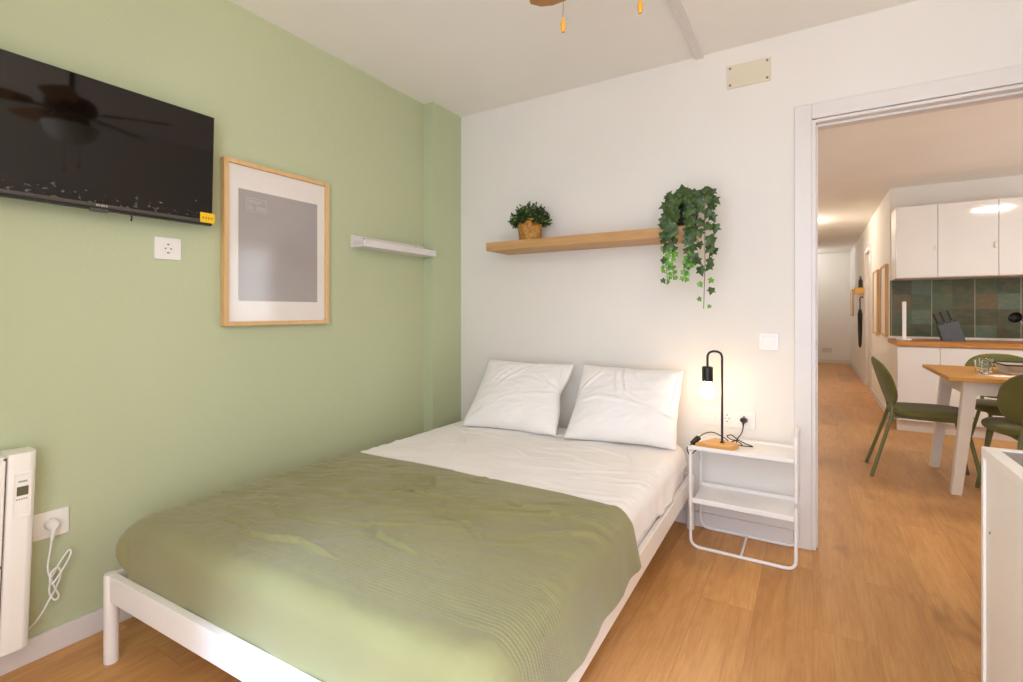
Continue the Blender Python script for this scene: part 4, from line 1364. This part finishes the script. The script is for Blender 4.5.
for sx in (0, 1):
    for sy in (0, 1):
        t = new()
        xt = TX0 + 0.125 if sx == 0 else TX1 - 0.125
        yt = TY0 + 0.120 if sy == 0 else TY1 - 0.120
        xb = TX0 + 0.052 if sx == 0 else TX1 - 0.052
        yb = TY0 + 0.095 if sy == 0 else TY1 - 0.110
        ht, hb = 0.034, 0.025
        vt = [t.verts.new((xt + i * ht, yt + j * ht, TZ - 0.026)) for i, j in ((-1, -1), (1, -1), (1, 1), (-1, 1))]
        vb = [t.verts.new((xb + i * hb, yb + j * hb, 0)) for i, j in ((-1, -1), (1, -1), (1, 1), (-1, 1))]
        t.faces.new(vt); t.faces.new(list(reversed(vb)))
        for k in range(4):
            t.faces.new((vb[k], vb[(k + 1) % 4], vt[(k + 1) % 4], vt[k]))
        bmesh.ops.recalc_face_normals(t, faces=t.faces)
        bmesh.ops.bevel(t, geom=list(t.edges), offset=0.003, segments=2, affect='EDGES')
        link('leg', t, M['table_white'], dt)

# things on the table
def tumbler(x, y, label):
    t = new()
    lathe(t, [(0, 0), (0.029, 0), (0.031, 0.003), (0.038, 0.088), (0.0365, 0.089), (0.030, 0.012), (0, 0.010)], (0, 0, 0), 28)
    o_ = link('drinking_glass', t, M['glass'])
    o_.location = (x, y, TZ)
    return tag(o_, label, 'glass', 'glasses on the dining table')
tumbler(0.930, 4.30, 'clear glass tumbler, the nearer one left of the serving tray')
tumbler(0.985, 4.46, 'clear glass tumbler, the farther one beside the serving tray')
tr_ = thing('serving_tray', 'long pewter coloured serving tray on the dining table', 'tray', (1.34, 4.46, TZ))
b = new()
prism(b, rounded_rect(0.555, 0.275, 0.03, 5, 1.34, 4.46), TZ, TZ + 0.012, 0.003, 2)
link('tray_base', b, M['tray_grey'], tr_)
b = new()
path = [(p[0], p[1], TZ + 0.060) for p in rounded_rect(0.60, 0.32, 0.04, 6, 1.34, 4.46)]
inner = rounded_rect(0.54, 0.26, 0.03, 6, 1.34, 4.46)
vo = [b.verts.new(p) for p in path]
vi = [b.verts.new((p[0], p[1], TZ + 0.010)) for p in inner]
n = len(vo)
for k in range(n):
    b.faces.new((vi[k], vi[(k + 1) % n], vo[(k + 1) % n], vo[k]))
bmesh.ops.solidify(b, geom=list(b.faces), thickness=0.004)
link('tray_wall', b, M['tray_grey'], tr_)
b = new(); tube(b, path, 0.0045, 8, closed=True); link('rim', b, M['dark_item'], tr_)
b = new(); box(b, (-0.055, -0.035, 0), (0.055, 0.035, 0.004), 0.001, 1)
o = link('folded_napkin', b, M['paper']); o.location = (0.985, 4.18, TZ); o.rotation_euler = (0, 0, 0.5)
tag(o, 'small folded white napkin in front of the glass tumblers', 'napkin')

# ------------------------------------------------------------------ dining chairs
def make_chair():
    c = thing('dining_chair', 'x', 'chair', (0, 0, 0), 'olive chairs around the dining table')
    # seat : rounded pad
    t = new()
    def outline(s):
        out = []
        for k in range(40):
            a = 2 * PI * k / 40
            ca, sa = math.cos(a), math.sin(a)
            e = 2.0 / 2.9
            out.append((0.0 + 0.225 * s * math.copysign(abs(ca) ** e, ca), 0.225 * s * math.copysign(abs(sa) ** e, sa) * (0.96 if ca < 0 else 1.0)))
        return out
    lv = [(0.80, 0.428), (0.93, 0.430), (0.985, 0.438), (1.0, 0.452), (0.985, 0.466), (0.93, 0.476), (0.75, 0.481), (0.4, 0.480)]
    rings = [[t.verts.new((x, y, z)) for x, y in outline(s)] for s, z in lv]
    for a, bb in zip(rings, rings[1:]):
        for k in range(40):
            t.faces.new((a[k], a[(k + 1) % 40], bb[(k + 1) % 40], bb[k]))
    t.faces.new(list(reversed(rings[0]))); t.faces.new(rings[-1])
    link('seat', t, M['olive_cloth'], c, local=True, angle=180)
    # backrest : curved oval pad leaning back
    t = new()
    nu, nv = 28, 20
    front, back = [], []
    for side, off in ((front, 1), (back, -1)):
        for i in range(nv + 1):
            row = []
            for j in range(nu):
                a = 2 * PI * j / nu
                rr = i / nv
                e = 2.0 / 2.5
                y = 0.215 * rr * math.copysign(abs(math.cos(a)) ** e, math.cos(a))
                z = 0.168 * rr * math.copysign(abs(math.sin(a)) ** e, math.sin(a))
                th = 0.020 * math.sqrt(max(0, 1 - rr ** 5))
                x = -0.262 - 0.30 * z + 1.15 * y * y + off * th
                row.append(t.verts.new((x, y, 0.652 + z)))
            side.append(row)
    for side in (front, back):
        for i in range(nv):
            for j in range(nu):
                q = (side[i][j], side[i][(j + 1) % nu], side[i + 1][(j + 1) % nu], side[i + 1][j])
                try:
                    t.faces.new(q)
                except ValueError:
                    pass
    bmesh.ops.remove_doubles(t, verts=t.verts, dist=0.0008)
    link('backrest', t, M['olive_cloth'], c, local=True, angle=180)
    for s in (-1, 1):
        t = new(); tube(t, smooth_path([(-0.335, s * 0.190, 0.0), (-0.270, s * 0.150, 0.22), (-0.215, s * 0.118, 0.42), (-0.212, s * 0.108, 0.48), (-0.236, s * 0.104, 0.56)], 6), 0.0115, 12)
        link('rear_leg', t, M['olive_metal'], c, local=True)
        t = new(); tube(t, smooth_path([(0.245, s * 0.205, 0.0), (0.205, s * 0.175, 0.22), (0.165, s * 0.145, 0.43)], 6), 0.0115, 12)
        link('front_leg', t, M['olive_metal'], c, local=True)
    t = new()
    for s in (-1, 1):
        tube(t, [(-0.215, s * 0.118, 0.418), (0.168, s * 0.147, 0.418)], 0.009, 10)
    tube(t, [(-0.18, -0.13, 0.418), (-0.18, 0.13, 0.418)], 0.009, 10)
    tube(t, [(0.15, -0.14, 0.418), (0.15, 0.14, 0.418)], 0.009, 10)
    link('seat_frame', t, M['olive_metal'], c, local=True)
    return c
ch0 = make_chair()
spots = [(0.680, 4.420, 0.0, 'olive green chair at the left end of the dining table, seen side-on'),
         (1.115, 4.075, PI / 2, 'olive green chair with its back to us, by the cabinet'),
         (1.215, 4.900, -PI / 2, 'olive green chair mostly hidden behind the dining table')]
for i, (x, y, a, lab) in enumerate(spots):
    c = ch0 if i == 0 else copy_tree(ch0)
    c.location = (x, y, 0)
    c.rotation_euler = (0, 0, a)
    c['label'] = lab

# ------------------------------------------------------------------ kitchen units
UX = [0.709, 1.031, 1.463, 1.90, 2.34]
UZ0, UZ1, UY = 1.475, 2.185, 6.23
ulab = ['narrow white gloss wall cabinet, first from the hallway corner', 'white gloss wall cabinet between the narrow one and the edge', 'white gloss wall cabinet cut by the right edge', 'white gloss wall cabinet']
for i in range(3):
    x0, x1 = UX[i], UX[i + 1]
    t = thing('wall_cabinet', ulab[i], 'cabinet', ((x0 + x1) / 2, YW, UZ0), 'white wall cabinets in the kitchen')
    b = new(); box(b, (x0 + 0.0005, UY + 0.021, UZ0), (x1 - 0.0005, YW, UZ1), 0.001, 1); link('carcass', b, M['matt_white'], t)
    b = new(); box(b, (x0 + 0.0018, UY, UZ0 + 0.008), (x1 - 0.0018, UY + 0.019, UZ1 - 0.002), 0.0015, 2); dr = link('door', b, M['gloss_white'], t)
    b = new(); box(b, (x1 - 0.030, UY - 0.010, 1.735), (x1 - 0.006, UY + 0.001, 1.790), 0.003, 2); link('finger_pull', b, M['matt_white'], dr)
b = new(); box(b, (0.70, YW - 0.012, 0.885), (XE, YW, UZ0 - 0.003)); struct('backsplash', b, M['tile'])
b = new(); box(b, (0.695, YW - 0.022, 0.8615), (XE, YW, 0.885), 0.002, 1); struct('trim_2', b, M['trim_white'])

BXs = [0.690, 1.006, 1.560, 2.16]
blab = ['narrow white base cabinet at the hallway end of the kitchen', 'white base cabinet with drawers behind the dining table', 'white base cabinet cut by the right edge']
for i in range(3):
    x0, x1 = BXs[i], BXs[i + 1]
    t = thing('base_cabinet', blab[i], 'cabinet', ((x0 + x1) / 2, 6.3, 0), 'white base cabinets in the kitchen')
    b = new(); box(b, (x0 + 0.0005, 5.995, 0.105), (x1 - 0.0005, YW, 0.815), 0.001, 1); link('carcass', b, M['matt_white'], t)
    b = new(); box(b, (x0 + 0.001, 6.02, 0.0), (x1 - 0.001, 6.04, 0.105), 0.001, 1); link('plinth', b, M['plinth'], t)
    if i == 0:
        b = new(); box(b, (x0 + 0.0018, 5.974, 0.110), (x1 - 0.0018, 5.993, 0.806), 0.0015, 2); link('door', b, M['gloss_white'], t)
    else:
        b = new(); box(b, (x0 + 0.0018, 5.974, 0.463), (x1 - 0.0018, 5.993, 0.806), 0.0015, 2); link('drawer', b, M['gloss_white'], t)
        b = new(); box(b, (x0 + 0.0018, 5.974, 0.110), (x1 - 0.0018, 5.993, 0.459), 0.0015, 2); link('drawer', b, M['gloss_white'], t)
b = new(); box(b, (0.682, 5.955, 0.817), (XE, YW, 0.860), 0.003, 2)
o = link('worktop', b, M['worktop']); recenter(o, (1.9, 6.28, 0.817)); tag(o, 'long oak kitchen worktop running over the base cabinets', 'worktop')

# paper towel holder
kh = thing('paper_towel_holder', 'slim white upright paper towel holder at the worktop end', 'holder', (0.785, 6.32, 0.860))
b = new(); lathe(b, [(0, 0), (0.062, 0), (0.064, 0.006), (0.060, 0.012), (0, 0.013)], (0.785, 6.32, 0.860), 28); link('base', b, M['tube_white'], kh)
b = new(); box(b, (0.769, 6.304, 0.872), (0.801, 6.336, 1.245), 0.006, 2); link('post', b, M['tube_white'], kh)
# knife block, tilted
kb = thing('knife_block', 'slate grey knife block with three black handled knives', 'knife block', (1.155, 6.32, 0.860))
rk = Matrix.Rotation(math.radians(-17), 4, 'Y')
b = new()
t = new()
A, B_, C_, D_ = (1.075, 0.860), (1.245, 0.860), (1.185, 1.062), (1.035, 1.005)
pts4 = [A, B_, C_, D_]
vf = [t.verts.new((p[0], 6.265, p[1])) for p in pts4]
vb = [t.verts.new((p[0], 6.375, p[1])) for p in pts4]
t.faces.new(vf); t.faces.new(list(reversed(vb)))
for k in range(4):
    t.faces.new((vf[k], vb[k], vb[(k + 1) % 4], vf[(k + 1) % 4]))
bmesh.ops.recalc_face_normals(t, faces=t.faces)
bmesh.ops.bevel(t, geom=list(t.edges), offset=0.004, segments=2, affect='EDGES')
merge(b, t)
link('block', b, M['slate'], kb)
klab = ['black handled knife standing lowest in the block, at left', 'black handled knife in the middle slot of the block', 'black handled knife standing highest in the block, at right']
ax = Vector((-0.33, 0, 0.94)).normalized()
for i, f in enumerate((0.10, 0.44, 0.78)):
    p = Vector((D_[0] + (C_[0] - D_[0]) * f, 6.32, D_[1] + (C_[1] - D_[1]) * f))
    t = thing('kitchen_knife', klab[i], 'knife', p, 'knives in the block')
    b = new()
    box(b, (-0.011, -0.008, 0.010), (0.011, 0.008, 0.118), 0.005, 2)
    bmesh.ops.transform(b, matrix=Matrix.Translation(p) @ ax.to_track_quat('Z', 'Y').to_matrix().to_4x4(), verts=b.verts)
    link('handle', b, M['black_plastic'], t)
    b = new(); box(b, (-0.009, -0.0012, -0.09), (0.009, 0.0012, 0.012))
    bmesh.ops.transform(b, matrix=Matrix.Translation(p) @ ax.to_track_quat('Z', 'Y').to_matrix().to_4x4(), verts=b.verts)
    link('blade', b, M['steel'], t)
# black ladle leaning in a steel crock at the edge of the frame
cr = thing('utensil_crock', 'steel utensil crock on the worktop at right edge', 'crock', (1.77, 6.34, 0.860))
b = new(); lathe(b, [(0, 0), (0.055, 0), (0.058, 0.004), (0.058, 0.148), (0.055, 0.150), (0.053, 0.146), (0.053, 0.008), (0, 0.006)], (1.77, 6.34, 0.860), 28); link('vessel', b, M['steel'], cr)
ld = thing('ladle', 'black ladle with its round bowl leaning against the green tiles', 'ladle', (1.75, 6.34, 0.87))
b = new(); tube(b, [(1.735, 6.34, 0.875), (1.632, 6.335, 1.060)], 0.0055, 10); link('handle', b, M['steel'], ld)
b = new()
rl = Vector((-0.55, -0.65, 0.30)).normalized().to_track_quat('Z', 'Y').to_matrix().to_4x4()
lathe(b, [(0, -0.042), (0.028, -0.036), (0.046, -0.018), (0.052, 0.0), (0.049, 0.001), (0.043, -0.015), (0.026, -0.032), (0, -0.038)], (1.597, 6.332, 1.090), 28, rl); link('bowl', b, M['black_plastic'], ld)

# ceiling lamp over the table (seen mirrored in the gloss fronts)
kl = thing('ceiling_lamp', 'round flat white ceiling lamp over the dining table', 'lamp', (1.90, 4.14, HK))
b = new(); lathe(b, [(0, 0), (0.20, 0.0), (0.205, -0.01), (0.205, -0.035), (0.195, -0.04), (0.195, -0.03), (0, -0.03)][::-1], (1.90, 4.14, HK), 48); link('housing', b, M['plastic_white'], kl)
M['diffuser'] = emit('lit diffuser', '#FFF6EA', 85.0)
b = new(); lathe(b, [(0, -0.052), (0.10, -0.050), (0.17, -0.044), (0.192, -0.036), (0.192, -0.031), (0, -0.031)], (1.90, 4.14, HK), 48); link('diffuser', b, M['diffuser'], kl)

# ------------------------------------------------------------------ hallway
def hall_frame(y0, y1, z0, z1, label, group='wooden frames along the hall wall'):
    t = thing('framed_print', label, 'picture frame', (XH, (y0 + y1) / 2, z0), group)
    bb = new(); w_ = 0.02; xo = XH - 0.030
    for lo, hi in (((xo, y0, z0), (XH - 0.001, y0 + w_, z1)), ((xo, y1 - w_, z0), (XH - 0.001, y1, z1)), ((xo, y0 + w_, z0), (XH - 0.001, y1 - w_, z0 + w_)), ((xo, y0 + w_, z1 - w_), (XH - 0.001, y1 - w_, z1))):
        box(bb, lo, hi, 0.001, 1)
    link('frame', bb, M['pale_wood'], t)
    bb = new(); box(bb, (XH - 0.018, y0 + w_, z0 + w_), (XH - 0.003, y1 - w_, z1 - w_)); link('mount', bb, M['mat_white'], t)
    return t
hall_frame(6.72, 7.20, 0.875, 1.665, 'wooden picture frame in the hall, nearest the kitchen corner')
hall_frame(7.56, 8.06, 0.865, 1.665, 'wooden picture frame in the hall, between nearest frame and the door')
hall_frame(12.05, 12.55, 1.06, 1.60, 'small wooden picture frame at the far end of the hall')
b = new(); box(b, (XH - 0.125, 9.62, 1.430), (XH, 9.90, 1.530), 0.002, 1)
o = link('wall_box_shelf', b, M['hall_box']); recenter(o, (XH, 9.76, 1.43)); tag(o, 'small pine box shelf on hall wall past the white door', 'shelf')
bt = thing('bottle', 'dark bottle standing on the small pine hall shelf', 'bottle', (XH - 0.045, 9.74, 1.53))
b = new(); lathe(b, [(0, 0), (0.026, 0), (0.028, 0.005), (0.028, 0.115), (0.012, 0.145), (0.011, 0.172), (0, 0.172)], (XH - 0.045, 9.74, 1.53), 20); link('flask', b, M['dark_item'], bt)
b = new(); lathe(b, [(0, 0.170), (0.013, 0.170), (0.013, 0.186), (0, 0.187)], (XH - 0.045, 9.74, 1.53), 16); link('cap', b, M['black_plastic'], bt)
um = thing('umbrella', 'folded black umbrella hanging below the pine hall shelf', 'umbrella', (XH - 0.05, 9.80, 1.43))
b = new(); lathe(b, [(0, 0.56), (0.012, 0.565), (0.022, 0.62), (0.030, 0.85), (0.033, 1.10), (0.022, 1.17), (0.010, 1.19), (0, 1.19)], (XH - 0.048, 9.80, 0), 16); link('folded_canopy', b, M['dark_item'], um)
b = new(); tube(b, smooth_path([(XH - 0.048, 9.80, 1.18), (XH - 0.048, 9.80, 1.30), (XH - 0.052, 9.80, 1.34), (XH - 0.035, 9.80, 1.385), (XH - 0.012, 9.80, 1.375), (XH - 0.002, 9.80, 1.372)]), 0.009, 10); link('handle', b, M['black_plastic'], um)
wp = thing('wall_grille', 'small pale grille plate low on the far hall wall', 'grille', (0.27, YE, 0.28))
b = new(); box(b, (0.18, YE - 0.012, 0.235), (0.36, YE, 0.335), 0.003, 2); link('plate', b, M['plinth'], wp)
b = new()
for i in range(5):
    box(b, (0.195, YE - 0.016, 0.250 + i * 0.016), (0.345, YE - 0.011, 0.256 + i * 0.016))
link('slats', b, M['trim_white'], wp)

# ------------------------------------------------------------------ light
def area(name, loc, rot, sx, sy, power, col, spread=180):
    L = bpy.data.lights.new(name, 'AREA')
    L.shape = 'RECTANGLE'
    L.size, L.size_y = sx, sy
    L.energy = power
    L.color = col
    L.spread = math.radians(spread)
    o_ = bpy.data.objects.new(name, L)
    COL.objects.link(o_)
    o_.location = loc
    o_.rotation_euler = rot
    return o_
# daylight through the window behind the camera
area('window_daylight', ((WX0 + WX1) / 2, YR - 0.12, (WZ0 + WZ1) / 2), (PI / 2, 0, 0), WX1 - WX0, WZ1 - WZ0, 64, (0.84, 0.96, 1.17), 175)
area('kitchen_fill', (XE + 0.14, (K0 + K1) / 2, (KZ0 + KZ1) / 2), (PI / 2, 0, PI / 2), K1 - K0, KZ1 - KZ0, 45, (0.93, 0.97, 1.0), 170)  # side fill added to brighten the kitchen, through a made-up opening
SL = bpy.data.lights.new('sun', 'SUN')
SL.energy = 8.0
SL.angle = math.radians(11)
SL.color = (0.74, 0.98, 1.55)
so = bpy.data.objects.new('sun', SL)
COL.objects.link(so)
so.location = (1.5, -4.0, 4.5)
so.rotation_euler = Vector((-0.33, 1.0, -0.80)).to_track_quat('-Z', 'Y').to_euler()
def point(name, loc, r, power, col):
    L = bpy.data.lights.new(name, 'POINT')
    L.energy = power
    L.shadow_soft_size = r
    L.color = col
    o_ = bpy.data.objects.new(name, L)
    COL.objects.link(o_)
    o_.location = loc
    return o_
# warm ambient fill added behind the camera, in a made-up lamp body
ux, uy = 0.78, -0.12
fl = thing('fill_lamp_body', 'unseen white lamp body added behind the viewer for the warm fill light', 'lamp', (ux, uy, 0))
b = new(); lathe(b, [(0, 0), (0.13, 0), (0.135, 0.008), (0.12, 0.018), (0.02, 0.026), (0, 0.026)], (ux, uy, 0), 32); link('base', b, M['tube_white'], fl)
b = new(); tube(b, [(ux, uy, 0.02), (ux, uy, 1.74)], 0.012, 14); link('pole', b, M['tube_white'], fl)
b = new(); lathe(b, [(0, 1.735), (0.03, 1.735), (0.10, 1.765), (0.16, 1.815), (0.19, 1.860), (0.185, 1.862), (0.155, 1.822), (0.095, 1.775), (0.03, 1.745), (0, 1.745)], (ux, uy, 0), 40); link('lamp_shade', b, M['tube_white'], fl)
area('warm_fill', (ux, uy, 1.845), (PI, 0, 0), 0.22, 0.22, 31, (1.0, 0.74, 0.46), 180)
# unseen hall lights and their plates, added left of the door jamb
for yl_, lab in ((8.35, 'unseen ceiling fitting added for the hall fill, the nearer one'), (12.5, 'unseen ceiling fitting added for the hall fill, the farther one')):
    t = thing('added_hall_fitting', lab, 'lamp', (-0.22, yl_, HK), 'added ceiling lights in the hall')
    b = new(); lathe(b, [(0, 0), (0.07, 0.0), (0.072, -0.012), (0.05, -0.026), (0.02, -0.034), (0, -0.034)][::-1], (-0.22, yl_, HK), 28); link('ceiling_plate', b, M['plastic_white'], t)
point('hall_fill_near', (-0.22, 8.35, HK - 0.12), 0.06, 40, (1.0, 0.90, 0.76))
point('hall_fill_far', (-0.22, 12.5, HK - 0.12), 0.06, 15, (0.95, 0.98, 1.0))

w = bpy.data.worlds.new('sky')
scene.world = w
w.use_nodes = True
bg = w.node_tree.nodes['Background']
bg.inputs[0].default_value = (0.75, 0.85, 1.0, 1)
bg.inputs[1].default_value = 1.0

# ------------------------------------------------------------------ camera
cam = bpy.data.cameras.new('camera')
cam.sensor_width = 36.0
cam.lens = 494.6 / 1023 * 36.0
cam.shift_y = -29.0 / 1023
cam.clip_start = 0.02
co = bpy.data.objects.new('camera', cam)
COL.objects.link(co)
co.location = (0, 0, 1.14)
co.rotation_euler = (PI / 2, 0, math.atan2(301.5, 494.6))
scene.camera = co

vs = scene.view_settings
vs.view_transform = 'Standard'
vs.look = 'None'
vs.gamma = 1.0
vs.use_curve_mapping = False
vs.exposure = -0.50
scene.cycles.use_denoising = True
scene.cycles.max_bounces = 10
scene.cycles.diffuse_bounces = 6
scene.cycles.sample_clamp_indirect = 6.0
